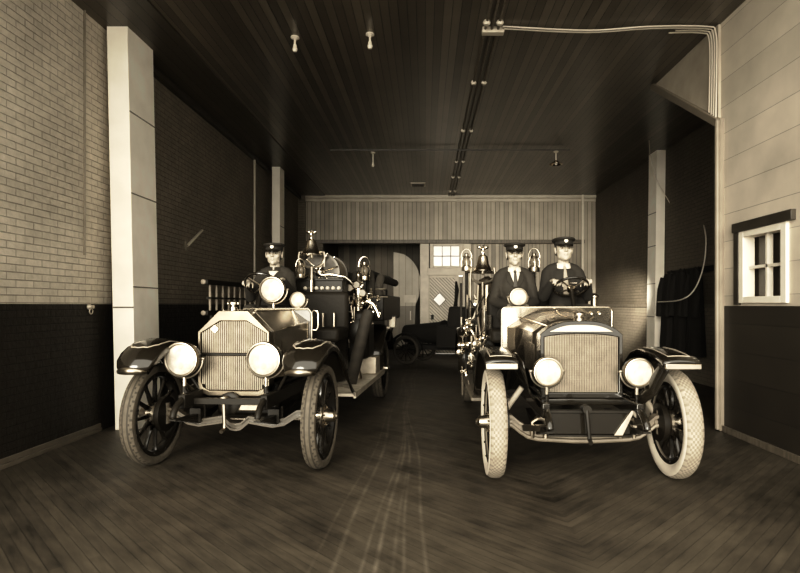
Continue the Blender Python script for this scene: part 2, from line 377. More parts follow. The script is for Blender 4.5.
# rear window over the diagonal door
w2 = struct(MB().box(rx(433), rx(460), YB+.06, YB+.065, 2.56, 3.25).build('window_2', 'glassw', smooth=False))
zb, zt = 2.54, 3.27; xa, xb = rx(430), rx(463)
fm = MB(); t = .11
fm.box(xa, xa+t, YB-.04, YB+.1, zb, zt).box(xb-t, xb, YB-.04, YB+.1, zb, zt).box(xa+t, xb-t, YB-.04, YB+.1, zb, zb+.07).box(xa+t, xb-t, YB-.04, YB+.1, zt-.07, zt)
fm.build('window_frame', 'pale', w2, bev=.01)
for i in (1, 2):
    xm = xa+t+(xb-xa-2*t)*i/3; MB().box(xm-.012, xm+.012, YB, YB+.06, zb+.07, zt-.07).build('muntin', 'post', w2)
MB().box(xa+t, xb-t, YB, YB+.06, (zb+zt)/2-.012, (zb+zt)/2+.012).build('muntin', 'post', w2)
struct(MB().box(rx(427), rx(470), YB-.09, YB+.12, 2.33, 2.54).build('trim_15', 'pale', bev=.012))
# diagonal-board door with a diamond light
dx0, dx1 = rx(427), rx(456)
d2 = struct(MB().box(dx0+.07, dx1-.02, YB-.01, YB+.05, .02, 2.30).build('door_2', 'diag', smooth=False))
df = MB(); df.box(dx0, dx0+.08, YB-.03, YB+.06, 0, 2.33).box(dx1-.03, dx1+.08, YB-.03, YB+.06, 0, 2.33).box(dx0, dx1, YB-.03, YB+.06, 2.26, 2.33)
df.build('door_frame', 'pale', d2, bev=.008)
dc = at(439.5, 299.5, YB-.02); rr = .19
MB().prism([(0, rr), (rr*.95, 0), (0, -rr), (-rr*.95, 0)], lambda x, z: (dc.x+x, YB-.035, dc.z+z), lambda x, z: (dc.x+x, YB-.01, dc.z+z)).build('diamond_pane', 'glassw', d2, label='white diamond-shaped pane', smooth=False)
dm = MB(); q = [Vector((dc.x+rr*1.0*math.sin(k*PI/2), YB-.04, dc.z+rr*1.05*math.cos(k*PI/2))) for k in range(5)]
for i in range(4): dm.bar(q[i], q[i+1], .03, .02)
dm.build('pane_frame', 'mid', d2)
MB().box(dx0+.12, dx0+.2, YB-.06, YB-.01, 1.02, 1.16).build('door_latch', 'blackm', d2)
d3 = struct(MB().box(rx(457)+.05, rx(464), YB-.01, YB+.05, .02, 2.30).build('door_3', 'beadD', smooth=False))
MB().tube([(rx(456), YB-.06, 2.15), (rx(456)+.02, YB-.07, 1.9), (rx(456), YB-.07, 1.6), (rx(456)-.03, YB-.06, 1.3)], [.03, .06, .05, .07], 8).build('hanging_strap', 'soot', d3)
# passage behind the left opening
struct(MB().box(-4, .1, 19.3, 19.5, 0, ZC).build('wall_passage', 'beadB', smooth=False))
struct(MB().box(rx(323)-.3, rx(323), YB+.2, 19.4, 0, ZC).build('wall_passage_left', 'dark', smooth=False))
struct(MB().box(rx(429), rx(429)+.2, YB+.2, 19.4, 0, ZC).build('wall_passage_right', 'dark', smooth=False))
struct(MB().box(XR+.25, XR+.3, 2, 6.4, 0, ZC).build('wall_right_outer', 'dark', smooth=False))
# pale door leaf with a rounded top corner, folded back inside the opening
Yd = 16.9
def ax_(p): return (p-VX)/F*Yd
def az_(p): return CH+(HY-p)/F*Yd
o_ = [(393.5, 347), (393.5, 252)]+[(393.5+27*math.sin(t), 283-31*math.cos(t)) for t in (PI/16*k for k in range(2, 9))]+[(419, 296), (415.5, 305), (414, 347)]
leaf = MB().prism([(ax_(a), az_(b)) for a, b in o_], lambda x, z: (x, Yd, z), lambda x, z: (x, Yd+.06, z))
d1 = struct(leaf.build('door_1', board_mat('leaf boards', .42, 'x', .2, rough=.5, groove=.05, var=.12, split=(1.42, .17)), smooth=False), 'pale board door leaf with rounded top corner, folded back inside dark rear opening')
MB().box(ax_(404), ax_(416), Yd-.03, Yd, az_(302.5), az_(295)).box(ax_(410), ax_(411), Yd-.04, Yd-.03, az_(320), az_(311)).build('door_rail', 'pale', d1)

# ------------------------------------------------------------------ room fittings
def cable(name, pts, r, m, label, cat, n=6, group=None):
    # smooth the polyline
    P = [Vector(p) for p in pts]; out = []
    for i in range(len(P)-1):
        p0, p1, p2, p3 = P[max(i-1, 0)], P[i], P[i+1], P[min(i+2, len(P)-1)]
        for k in range(6):
            t = k/6; out.append(.5*((2*p1)+(p2-p0)*t+(2*p0-5*p1+4*p2-p3)*t*t+(3*p1-p0-3*p2+p3)*t**3))
    out.append(P[-1])
    return tag(MB().tube(out, r, n).build(name, m), label, cat, group)
def zc(d=.03): return ZC-d
ys = [5.2+.9*i for i in range(13)]
for k, dx in enumerate((-.075, 0, .075)):
    t_ = thing('ceiling_conduit', ['leftmost', 'middle one', 'rightmost'][k]+' of three parallel conduits running back along the dark ceiling', 'conduit', (.78+dx, 5.2, zc()), 0, 'conduits along the ceiling')
    MB().tube([(0, 0, 0), (.06*0, 4, 0), (0, 11.1, 0)], .016, 8).build('conduit', 'mid', t_)
    for y in (6.3, 8.0, 10.2, 12.4, 13.9, 15.6):
        if k != 1: MB().lathe([(.03, 0), (.045, -.03), (.03, -.055)], (0, y-5.2, .02), (0,0,1), 10).build('insulator', 'porc', t_, label='white porcelain insulator')
# junction block and conduits across the front of the ceiling then down the right wall
tag(MB().box(.67, .93, 6.45, 6.55, ZC-.07, ZC).build('junction_block', 'pipe', bev=.01), 'pale junction block on the ceiling where conduits branch to the right', 'junction block')
for k in range(4):
    yy = 6.40+.05*k; xw = XF-.06
    if k < 2: pts = [(.9, yy, zc()), (1.9, yy+.05, zc()-.02), (2.6, yy-.02, zc()-.01), (xw-.12, yy, zc()), (xw, yy, zc(.1)), (xw, yy-.02, 4.2), (xw, yy, 3.6+.05*k)]
    else: pts = [(xw-.3-.06*k, yy, zc()), (xw-.1, yy, zc()), (xw, yy, zc(.1)), (xw, yy-.02, 4.2), (xw, yy, 3.58+.05*k)]
    cable('wall_conduit', pts, .009, 'pipe', ['light conduit crossing the front ceiling, first to turn down the right wall', 'light conduit crossing the front ceiling behind the first and turning down the right wall', 'short conduit from ceiling corner down the right wall, third in its bundle', 'short conduit from ceiling corner down the right wall, last in its bundle'][k], 'conduit', group='conduits down the right wall')
# lamp sockets hanging from the ceiling
def socket(px, py, label, shade=False, drop=.09):
    Y = (ZC-.1-CH)/(HY-py)*F; p = at(px, py, Y)
    t = thing('ceiling_lamp', label, 'ceiling lamp', (p.x, Y, ZC-.001), 0, 'lamps on the ceiling')
    MB().lathe([(.05, 0), (.055, -.015), (.03, -.03), (.013, -.04), (.013, -drop)], n=14).build('ceiling_rose', 'porc', t)
    if shade:
        MB().lathe([(.02, -drop+.01), (.05, -drop-.02), (.14, -drop-.07), (.145, -drop-.075)], n=20, cap=False).build('lamp_shade', 'nickel', t, solid=.004)
    MB().lathe([(.014, -drop), (.022, -drop-.01), (.022, -drop-.035), (.034, -drop-.06), (.022, -drop-.09), (.005, -drop-.095)], n=14).build('bulb', 'porc', t)
    return t
socket(295, 45, 'small bare-bulb lamp on the ceiling left of its twin')
socket(370, 42, 'small bare-bulb lamp at the middle of the front ceiling')
socket(373, 157, 'dark pendant lamp hanging from the cross pipe', drop=.22)
socket(556, 156, 'ceiling lamp with bright wide reflector shade', True, .2)
yv = (ZC-CH)/(HY-184)*F
tv = thing('ceiling_vent', 'pale rectangular vent plate on the ceiling before the rear wall', 'vent', ((418-VX)/F*yv, yv, ZC), 0)
MB().box(-.2, .2, -.2, .2, -.03, 0).build('vent_plate', 'pale', tv, bev=.008)
for k in range(5): MB().box(-.16, .16, -.15+.07*k, -.12+.07*k, -.036, -.03).build('slot', 'dark', tv)
ycr = (ZC-CH-.06)/(HY-150)*F
cable('cross_pipe', [((330-VX)/F*ycr, ycr, ZC-.06), ((450-VX)/F*ycr, ycr, ZC-.06), ((570-VX)/F*ycr, ycr, ZC-.06)], .013, 'dark', 'thin horizontal pipe running across the ceiling midway back', 'pipe')
# vertical pipes
p = at(254.5, 275, 11.5)
tag(MB().lathe([(.024, 0), (.024, 3.0)], (XL+.06, 11.95, 1.70), (0,0,1), 10).build('wall_pipe', 'pipe'), 'pale vertical pipe on the dark left wall behind the first driver', 'pipe')
tag(MB().lathe([(.035, 0), (.035, 4.68)], (rx(581.5), YB-.14, .02), (0,0,1), 10).build('wall_pipe', 'white'), 'bright white vertical pipe before the right end of the rear wall', 'pipe')
br = thing('wall_bracket', 'small slanted iron bracket on the dark left brick wall', 'bracket', (XL, 8.9, 2.4))
MB().bar((.03, -.25, -.02), (.1, .15, .28), .03, .03).build('bracket_arm', 'pale', br)
MB().box(0, .02, -.28, -.2, -.1, .06).build('bracket_plate', 'post', br)
oc = thing('wall_hook', 'small pale hook and ring on left front wall above its dark dado', 'hook', (XL, 6.15, 1.43))
MB().lathe([(.03, 0), (.035, .01), (.015, .04), (.02, .06)], (0,0,0), (1,0,0), 12).build('knob', 'steel', oc)
MB().torus((.03, 0, -.05), .03, .006, (1,0,0), 14, 6).build('ring', 'steel', oc)
cable('wall_conduit', [(XL+.02, 6.05, 2.0), (XL+.02, 6.05, 3.2), (XL+.02, 6.05, 4.68)], .012, 'post', 'thin vertical conduit on pale left brick wall in front of the pillar', 'conduit')
# loose wires hanging at the right
cable('hanging_wire', [at(651, 156, 11.45), at(656, 178, 11.5), at(671, 205, 11.4), at(685, 230, 10.8), at(709, 257, 9.95)], .008, 'cableL', 'thin slack wire slanting down from the right rear pillar', 'wire')
cable('hanging_wire', [at(699, 183, 10.3), at(702, 215, 10.3), at(706, 240, 9.6), at(703, 268, 9.5), at(694, 290, 9.5), at(680, 300, 9.8), at(658, 302, 11.2)], .012, 'cableL', 'pale curved wire looping down over the hanging black coats', 'wire')
cable('hanging_wire', [at(640, 25, 6.45), at(645, 80, 8.6), at(648, 120, 10.2), at(650, 156, 11.5)], .006, 'cableL', 'very thin long wire falling from front ceiling to right rear pillar', 'wire')
# black coats on the right wall
def coat(loc, w, h, label, seed):
    rnd = random.Random(seed); secs = []
    for i in range(15):
        t = i/14; z = -h*t
        hw = w*(.55+.45*min(1, (t/.12))**.5)*(1+.12*t) if t < .9 else w*(1.1+.02*rnd.random())
        ring = []
        for j in range(28):
            an = 2*PI*j/28; fold = 1+.10*t*math.sin(6*an+seed)+.05*math.sin(11*an+2*t)
            ring.append((hw*.8*math.cos(an)*fold, .11*(.6+.6*t)*math.sin(an)*fold, z))
        secs.append(ring)
    t = thing('hanging_coat', label, 'coat', loc, PI/2, 'black coats on the right wall')
    MB().loft(secs, True, True).build('coat_body', 'soot', t, ang=60)
    for s in (-1, 1):
        MB().tube([(s*w*.6, .03, -.07), (s*w*.8, .06, -.3), (s*w*.8, .085, -.62), (s*w*.75, .10, -.85)], [.06, .07, .07, .065], 12).build('sleeve', 'soot', t)
    MB().tube([(0, .02, .05), (0, .0, .02), (0, -.02, -.03)], .02, 8).build('collar_loop', 'soot', t)
pr = thing('peg_rail', 'dark wooden peg rail on the right wall holding the black coats', 'peg rail', (XR, 10.6, 2.1))
MB().box(-.03, 0, -.95, .8, -.05, .05).build('rail', 'soot', pr)
for y in (-.55, 0, .55): MB().tube([(-.03, y, .02), (-.07, y, .02), (-.085, y, .05)], .01, 6).build('peg', 'soot', pr)
coat((4.885, 11.08, 2.07), .25, 1.55, 'black long coat hanging beside the right rear pillar', 1)
coat((4.885, 10.53, 2.09), .25, 1.6, 'black long coat hanging next in from the pillar coat', 2)
coat((4.885, 9.96, 2.08), .25, 1.55, 'black long coat hanging nearest the right front wall', 3)

# ------------------------------------------------------------------ fire engines: shared pieces
class Truck:
    def __init__(s, x, y, deg, name, label, cat):
        s.x, s.y, s.a = x, y, math.radians(deg); s.c, s.s = math.cos(s.a), math.sin(s.a)
        s.root = thing(name, label, cat, (x, y, 0), s.a)
    def L(s, px, py, ly):
        """the truck's own coordinates of what the photo shows at a pixel, at distance ly behind the front axle"""
        k = (px-VX)/F
        lx = (k*(s.y+ly*s.c)-s.x+ly*s.s)/(s.c-k*s.s)
        Y = s.y+lx*s.s+ly*s.c
        return Vector((lx, ly, CH+(HY-py)/F*Y))
def wheel(parent, loc, R, w, tyre, spokes=12, tread=1, side=1, d=.085, rimm='blackm'):
    """wheel about the x axis; side=+1 when its outer face looks to +x"""
    rim = MB()
    q_ = d-.085
    rim.lathe([(R-q_-.115, -.045), (R-q_-.082, -.05), (R-q_-.078, -.045), (R-q_-.078, .045), (R-q_-.082, .05), (R-q_-.115, .045), (R-q_-.125, .03), (R-q_-.125, -.03)], (0,0,0), (1,0,0), 48, cap=False)
    n = 12
    for k in range(n):
        t = 2*PI*(k+.5)/n
        for sx in (-1, 1): rim.ell((sx*.05, math.cos(t)*(R-q_-.1), math.sin(t)*(R-q_-.1)), (.010, .011, .011), 8, 5)
    o = rim.build('wheel', rimm, parent, loc=loc)
    ty = MB(); hw = w/2
    prof = [(R-d, -hw*.62), (R-d*.75, -hw*.95), (R-d*.45, -hw), (R-d*.2, -hw*.92), (R-.008, -hw*.62), (R-.003, -hw*.45), (R, -hw*.22), (R, 0), (R, hw*.22), (R-.003, hw*.45), (R-.008, hw*.62), (R-d*.2, hw*.92), (R-d*.45, hw), (R-d*.75, hw*.95), (R-d, hw*.62)]
    n = 144 if tread == 1 else 130; k = len(prof)
    vs = [(h, r*math.cos(2*PI*j/n), r*math.sin(2*PI*j/n)) for r, h in prof for j in range(n)]
    ty.v = [Vector(v) for v in vs]
    for i in range(k):
        for j in range(n):
            i2 = (i+1) % k
            ty.f.append([i*n+j, i*n+(j+1) % n, i2*n+(j+1) % n, i2*n+j])
            m = 0
            if i in (0, 1, 2) or i in (11, 12, 13): m = 2
            elif tread == 1:
                if i in (5, 8) : m = 1
                elif i in (4, 9, 3, 10) and (j+2*(i in (3, 10))) % 4 == 0: m = 1
            else:
                if 3 <= i <= 10 and (i+j) % 2 == 0 and i not in (3, 10): m = 1
                if i in (3, 10) and j % 3 == 0: m = 1
            ty.m.append(m)
    ty.build('tyre', tyre, o, ang=50)
    sp = None
    for j in range(spokes):
        if sp is None:
            b = MB(); L = R-q_-.12
            secs = [[(a_*sx, b_*sy, z) for sx, sy in ((-1,-.5),(-.5,-1),(.5,-1),(1,-.5),(1,.5),(.5,1),(-.5,1),(-1,.5))] for z, a_, b_ in ((.05, .025, .012), (.1, .022, .024), (.2, .018, .017), (L-.05, .016, .014), (L, .024, .022))]
            sp = b.loft(secs, True, True).build('spoke', 'black', o)
        else: q = sp.copy(); C.objects.link(q); q.parent = o; q.rotation_euler = (2*PI*j/spokes, 0, 0)
    s_ = side
    hub = MB().lathe([(.02, -.07*s_), (.085, -.07*s_), (.085, -.045*s_), (.105, -.04*s_), (.105, .03*s_), (.07, .04*s_), (.055, .075*s_), (.05, .12*s_), (.03, .135*s_), (.02, .15*s_), (.001, .152*s_)], (0,0,0), (1,0,0), 24)
    hub.build('hub', 'nickelD', o)
    bolts = MB()
    for j in range(spokes): t = 2*PI*(j+.5)/spokes; bolts.cap((s_*.035, .08*math.cos(t), .08*math.sin(t)), .009, (s_*.05, .08*math.cos(t), .08*math.sin(t)), .009, 6)
    bolts.build('hub_bolts', 'nickel', o)
    MB().lathe([(.15, -.075*s_), (.16, -.075*s_), (.16, -.12*s_), (.03, -.125*s_)], (0,0,0), (1,0,0), 24).build('brake_drum', 'blackm', o)
    return o
def headlight(T, p, r, depth, name='headlight', yoke=True, stem=None, body='black', ring='nickelD', tilt=None):
    """drum lamp facing -y, centre of its glass at p"""
    b = MB().lathe([(r*.9, 0), (r*.97, .02), (r*.95, depth*.45), (r*.75, depth*.8), (r*.45, depth*.97), (r*.12, depth), (.001, depth+.01)], (0,.005,0), (0,1,0), 32)
    o = b.build(name, body, T, loc=p)
    MB().lathe([(r*.88, -.012), (r*.93, -.02), (r*1.0, -.018), (r*1.05, 0), (r*1.05, .02), (r*1.0, .03), (r*.9, .03)], (0,0,0), (0,1,0), 36, cap=False).build('lamp_rim', ring, o)
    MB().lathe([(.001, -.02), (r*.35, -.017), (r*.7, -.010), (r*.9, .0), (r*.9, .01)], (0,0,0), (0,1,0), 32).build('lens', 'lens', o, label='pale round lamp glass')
    if yoke:
        y = MB().torus((0, depth*.35, 0), r*1.13, .011, (0,1,0), 24, 8, PI*.0, PI*2)
        y = MB().tube([(r*1.13*math.cos(t), depth*.3, r*1.13*math.sin(t)) for t in (PI*k/18 for k in range(18, 37))], .011, 8)
        for s in (-1, 1): y.cap((s*r*.95, depth*.3, 0), .014, (s*r*1.17, depth*.3, 0), .014, 8)
        y.tube([(0, depth*.3, -r*1.1), (0, depth*.3, -r*1.1-(stem or .08))], .016, 10)
        y.build('lamp_yoke', 'nickelD', o)
    return o
def fender(T, path, widths, x0s, name, m='black', crown=.045, lip=.05, lab=None):
    """path (y,z); widths and inner edges per point; the outer edges are turned down"""
    secs = []; k = len(path)
    for i, (y, z) in enumerate(path):
        a, b = path[max(i-1, 0)], path[min(i+1, k-1)]
        t = Vector((0, b[0]-a[0], b[1]-a[1])).normalized(); n = Vector((0, -t.z, t.y))
        if n.z < 0 and abs(n.z) > .3: n = -n
        ring = []
        for u, d in ((0, -lip), (0, -.012), (.03, 0), (.2, crown*.62), (.4, crown*.95), (.6, crown*.95), (.8, crown*.62), (.97, 0), (1, -.012), (1, -lip)):
            ring.append(Vector((x0s[i]+widths[i]*u, y, z))+n*d)
        secs.append(ring)
    return MB().loft(secs).build(name, m, T, solid=.012, ang=60, label=lab)
def bell(T, p, r, h):
    prof = [(r, 0), (r*1.02, .012), (r*.88, h*.14), (r*.66, h*.4), (r*.56, h*.7), (r*.48, h*.9), (r*.25, h*1.0), (.02, h*1.02), (.018, h*1.12)]
    o = MB().lathe(prof, (0,0,0), (0,0,1), 32).build('bell', 'nickel', T, loc=p, label='polished bell')
    y = MB()
    y.tube([(-r*1.25, 0, -h*.75), (-r*1.3, 0, -h*.1), (-r*1.22, 0, h*.2)], .014, 8).tube([(r*1.25, 0, -h*.75), (r*1.3, 0, -h*.1), (r*1.22, 0, h*.2)], .014, 8)
    y.tube([(r*1.27*math.cos(t), 0, -h*.3+r*.75*math.sin(t)) for t in (PI+PI*k/10 for k in range(11))], .016, 8)
    y.tube([(-r*1.22, 0, h*.2), (r*1.22, 0, h*.2)], .010, 6)
    y.tube([(0, 0, -h*.3-r*.7), (0, 0, -h*.3-r*.7-.2)], .022, 8)
    y.build('bell_yoke', 'nickelD', o)
    MB().cap((0, 0, -.03), .022, (0, 0, .06), .012, 8).build('clapper', 'nickelD', o)
    e = MB(); z = h*1.12
    e.ell((0, 0, z+.05), (.018, .02, .042), 10, 7).ell((0, -.02, z+.10), .016, 8, 6).cap((0, -.03, z+.10), .007, (0, -.05, z+.095), .002, 6)
    for s in (-1, 1):
        e.loft([[(s*.01, 0, z+.08), (s*.015, .012, z+.04)], [(s*.05, 0, z+.115), (s*.05, .012, z+.06)], [(s*.09, .0, z+.10), (s*.08, .01, z+.065)]])
        e.cap((s*.01, 0, z+.02), .008, (s*.012, 0, z-.01), .006, 6)
    for v in e.v: v.x *= .8; v.y *= .8; v.z = z+(v.z-z)*.8
    e.build('eagle_finial', 'nickel', o, solid=.006, label='small eagle with raised wings')
    return o
def lantern(T, p, h, m='nickel'):
    """railway-style hand lantern held in its bracket; p = base"""
    r = h*.2
    o = MB().lathe([(r*1.1, 0), (r*1.15, h*.03), (r*1.1, h*.2), (r*.7, h*.26)], n=20).build('lantern', m, T, loc=p, label='nickel fire lantern')
    MB().lathe([(r*.6, h*.26), (r*.8, h*.36), (r*.8, h*.46), (r*.55, h*.58)], n=18).build('lantern_globe', 'glassl', o)
    MB().lathe([(r*.6, h*.58), (r*.9, h*.6), (r*.75, h*.68), (r*.45, h*.7), (r*.5, h*.78), (r*.15, h*.82)], n=18).build('lantern_cap', m, o)
    g = MB()
    for t in (0, PI/2, PI, 3*PI/2):
        g.tube([(r*1.1*math.cos(t), r*1.1*math.sin(t), h*.18), (r*1.2*math.cos(t), r*1.2*math.sin(t), h*.45), (r*.8*math.cos(t), r*.8*math.sin(t), h*.64)], .007, 6)
    g.tube([(r*1.25*math.cos(t), 0, h*.6+h*.42*math.sin(t)) for t in (PI*k/12 for k in range(13))], .007, 6)
    g.build('lantern_guard', m, o)
    return o
def steering_wheel(T, c, R, n, col_to, tint='black'):
    n = Vector(n).normalized()
    o = MB().torus((0,0,0), R, .0145, n, 44, 10).build('steering_wheel', tint, T, loc=c)
    u = Vector((1,0,0)); v = n.cross(u).normalized()
    for k in range(4):
        t = PI/4+PI/2*k; d = u*math.cos(t)+v*math.sin(t)
        MB().cap(d*.03-n*.02, .009, d*R, .008, 8).build('spoke', 'nickelD', o)
    MB().lathe([(.045, -.05), (.045, -.01), (.03, .01), (.012, .02)], (0,0,0), n, 18).build('wheel_hub', 'nickel', o)
    MB().tube([n*(.03), n*.05, n*.05+u*.07], .006, 6).build('throttle_lever', 'nickel', o)
    MB().tube([-n*.02, Vector(col_to)-Vector(c)], .022, 12).build('steering_column', 'blackm', o)
    return o
def crank(T, p, l, am='nickelD'):
    o = MB().lathe([(.035, -.06), (.035, .02), (.02, .03)], (0,0,0), (0,1,0), 14).build('starting_crank', am, T, loc=p)
    MB().tube([(0, -.04, 0), (.0, -.05, -.02), (.012, -.06, -l*.8), (.015, -.07, -l), (.01, -.12, -l-.015)], [.02, .019, .017, .017, .018], 8).build('crank_arm', am, o)
    return o
def leaf_spring(T, x, y0, y1, z, up=.05):
    b = MB()
    for k in range(5):
        s = (y1-y0)/2*(1-.16*k); yc = (y0+y1)/2
        pts = [(yc+s*t, z+.02*k*-1+up*(t*t)) for t in (-1, -.6, -.2, .2, .6, 1)]
        secs = [[(x-.028, y, q), (x+.028, y, q), (x+.028, y, q-.014), (x-.028, y, q-.014)] for y, q in pts]
        b.loft(secs, True, True)
    return b.build('leaf_spring', 'blackm', T)
def pipes(T, pts, r, m, name='pipe', n=10):
    return MB().tube(pts, r, n).build(name, m, T)
def valve(T, p, r, m='nickel', d=(1, 0, 0)):
    p = Vector(p); d = Vector(d).normalized()
    o = MB().lathe([(r*.5, -r*1.2), (r*.9, -r*1.1), (r*.9, -r*.8), (r*.6, -r*.5), (r*.75, 0), (r*.6, r*.5), (r*.9, r*.8), (r*.9, r*1.1), (r*.4, r*1.3)], (0,0,0), d, 14).build('valve', m, T, loc=p)
    up = Vector((0,0,1)) if abs(d.z) < .8 else Vector((0,-1,0))
    MB().tube([(0,0,0), up*r*1.9], r*.22, 8).torus(up*r*1.9, r*.75, r*.14, up, 18, 6).bar(up*r*1.9+d*r*.7, up*r*1.9-d*r*.7, r*.16, r*.16).build('hand_wheel', m, o)
    return o
def gauge(T, p, r, d=(0, -1, 0)):
    o = MB().lathe([(r*.8, .05), (r, .03), (r*1.05, 0), (r, -.01), (r*.86, -.008)], (0,0,0), (0,-1,0), 22).build('gauge', 'nickel', T, loc=p)
    o2 = MB().lathe([(r*.86, .0), (.001, .002)], (0,-.052,0), (0,-1,0), 22, cap=False).build('gauge_face', 'rungm', o)
    return o
def hose_coils(T, x0, x1, y0, y1, z, n, name='hose_load'):
    """flat-folded hose packed in the bed: rows of rounded folds"""
    b = MB(); rnd = random.Random(3)
    for k in range(n):
        x = x0+(x1-x0)*(k+.5)/n; h = z+rnd.uniform(-.04, .06)
        b.tube([(x, y0+.02, h-.35), (x, y0, h-.1), (x+rnd.uniform(-.02,.02), y0+.06, h), (x, (y0+y1)/2, h+rnd.uniform(-.03,.05)), (x, y1, h)], (x1-x0)/n*.52, 10)
    return b.build(name, 'hose', T)

def on_top(o, pts):
    t = BVHTree.FromPolygons([v.co for v in o.data.vertices], [tuple(p.vertices) for p in o.data.polygons])
    pts = [Vector(p) for p in pts]; fine = []
    for a, b in zip(pts, pts[1:]): fine += [a.lerp(b, i/4) for i in range(4)]
    out = []
    for p in fine+[pts[-1]]:
        h = t.ray_cast(Vector((p.x, p.y, 3)), Vector((0, 0, -1)))
        out.append(h[0]+Vector((0, 0, .008)) if h[0] else p)
    return out
# ------------------------------------------------------------------ left engine
T1 = Truck(-1.705, 5.0, -4, 'fire_engine', 'dark fire engine on the left, octagonal slatted radiator and hose reel, one driver', 'fire engine')
R1 = T1.root; L1 = T1.L
tyres = ['rubber', 'rubberD', 'rubber']
for x, y, sd in ((-.77, 0, -1), (.775, 0, 1), (-.745, 3.75, -1), (.745, 3.75, 1)):
    wheel(R1, (x, y, .458), .458, .125 if y == 0 else .15, tyres, 12, 1, sd)
# chassis
for s in (-1, 1):
    MB().box(s*.36-.03, s*.36+.03, -.30, 4.5, .56, .68).tube([(s*.36, -.28, .64), (s*.36, -.38, .60), (s*.36, -.43, .55), (s*.36, -.44, .51)], .028, 10).build('frame_rail', 'blackm', R1, bev=.006)
    leaf_spring(R1, s*.36, -.45, .55, .47, .03); leaf_spring(R1, s*.42, 3.1, 4.4, .50, .04)
ax = MB()
pts = [(-.68, 0, .455), (-.56, 0, .44), (-.45, 0, .37), (-.34, 0, .35), (-.12, 0, .385), (-.05, 0, .325), (.0, 0, .315), (.05, 0, .325), (.12, 0, .385), (.34, 0, .35), (.45, 0, .37), (.56, 0, .44), (.68, 0, .455)]
for z in (0, .05):
    secs = [[(x, y-.035, q+z), (x, y+.035, q+z), (x, y+.035, q+z+.018), (x, y-.035, q+z+.018)] for x, y, q in pts]
    ax.loft(secs, True, True)
ax.loft([[(x, y-.01, q), (x, y+.01, q), (x, y+.01, q+.06), (x, y-.01, q+.06)] for x, y, q in pts], True, True)
for s in (-1, 1): ax.lathe([(.035, -.09), (.035, .1)], (s*.66, 0, .46), (0,0,1), 14).lathe([(.03, 0), (.03, .14)], (s*.6, 0, .46), (s,0,0), 12).bar((s*.62, .02, .4), (s*.55, .22, .38), .03, .03)
ax.build('front_axle', mat('axle enamel', .06, .3, coat=.3), R1)
pipes(R1, [(-.55, .22, .38), (0, .23, .37), (.55, .22, .38)], .014, 'nickelD', 'tie_rod')
MB().tube([(-.66, 3.75, .458), (-.2, 3.75, .458), (0, 3.75, .458), (.2, 3.75, .458), (.66, 3.75, .458)], [.06, .06, .17, .06, .06], 14).build('rear_axle', 'blackm', R1)
for s in (-1, 1): MB().box(s*.36-.05, s*.36+.05, -.06, .06, .40, .52).tube([(s*.36-.06, 0, .36), (s*.36-.06, 0, .54)], .01, 6).tube([(s*.36+.06, 0, .36), (s*.36+.06, 0, .54)], .01, 6).build('spring_clip', 'blackm', R1)
MB().bar((-.33, -.12, .60), (.33, -.12, .60), .05, .05).build('cross_member', 'blackm', R1)
# radiator
rw = .335; zb_, zs, zt_ = .615, 1.205, 1.40; tw = .135
def octo(w, t, b, s, tp, rb=.10):
    return [(-w+rb, b), (w-rb, b), (w-.02, b+.03), (w, b+rb), (w, s), (t, tp), (-t, tp), (-w, s), (-w, b+rb), (-w+.02, b+.03)]
yr0, yr1 = .03, .17; rc = -.045
shell = MB(); oo = octo(rw, tw, zb_, zs, zt_); ii = octo(rw-.028, tw-.01, zb_+.055, zs-.012, zt_-.095, .08)
k = len(oo)
A_ = [(rc+x, yr0, z) for x, z in oo]; B_ = [(rc+x, yr0, z) for x, z in ii]; D_ = [(rc+x*.99, yr1, z) for x, z in oo]; E_ = [(rc+x, yr0+.03, z) for x, z in ii]
shell.add(A_+B_+D_+E_, [(i, (i+1) % k, k+(i+1) % k, k+i) for i in range(k)]+[(i, 2*k+i, 2*k+(i+1) % k, (i+1) % k) for i in range(k)]+[(k+i, k+(i+1) % k, 3*k+(i+1) % k, 3*k+i) for i in range(k)]+[tuple(2*k+i for i in range(k))])
rs = shell.build('radiator', 'shellm', R1, bev=.008, ang=30, label='nickel radiator shell with cut corners')
cr = MB()
def inside_top(x): # top edge of the core at offset x
    x = abs(x); w, t = rw-.028, tw-.01
    return (zt_-.095) if x < t else (zt_-.095)+((zs-.012)-(zt_-.095))*(x-t)/(w-t)
n = 34
for i in range(n):
    x = (i+.5)/n*2*(rw-.034)-(rw-.034)
    lo = zb_+.06 + (.05 if abs(x) > rw-.07 else 0)
    cr.box(rc+x-.0055, rc+x+.0055, yr0+.012, yr0+.05, lo, inside_top(x)-.004)
cr.cur = 1; cr.prism(ii, lambda x, z: (rc+x, yr0+.05, z), lambda x, z: (rc+x, yr0+.06, z))
cr.build('radiator_core', ['core', 'coreD'], rs, smooth=False, label='slatted radiator core')
MB().tube([(rc-rw+.03, yr0+.005, 1.0), (rc, yr0-.002, 1.0), (rc+rw-.03, yr0+.005, 1.0)], .014, 10).build('radiator_bar', 'blackm', rs)
MB().lathe([(.035, -.01), (.035, .03), (.02, .035), (.02, .05), (.045, .055), (.045, .075), (.015, .085)], (rc-.03, .1, zt_), (0,0,1), 16).bar((rc-.08, .1, zt_+.065), (rc+.02, .1, zt_+.065), .015, .015).build('radiator_cap', 'nickel', rs)
bd = MB(); bc = L1(214.8, 329, yr0); bc.x = max(bc.x, rc-.205)
for t in (0, PI/2, PI, 3*PI/2): bd.lathe([(.018, 0), (.018, .008)], (bc.x+.017*math.cos(t), yr0+.004, bc.z+.017*math.sin(t)), (0,-1,0), 12)
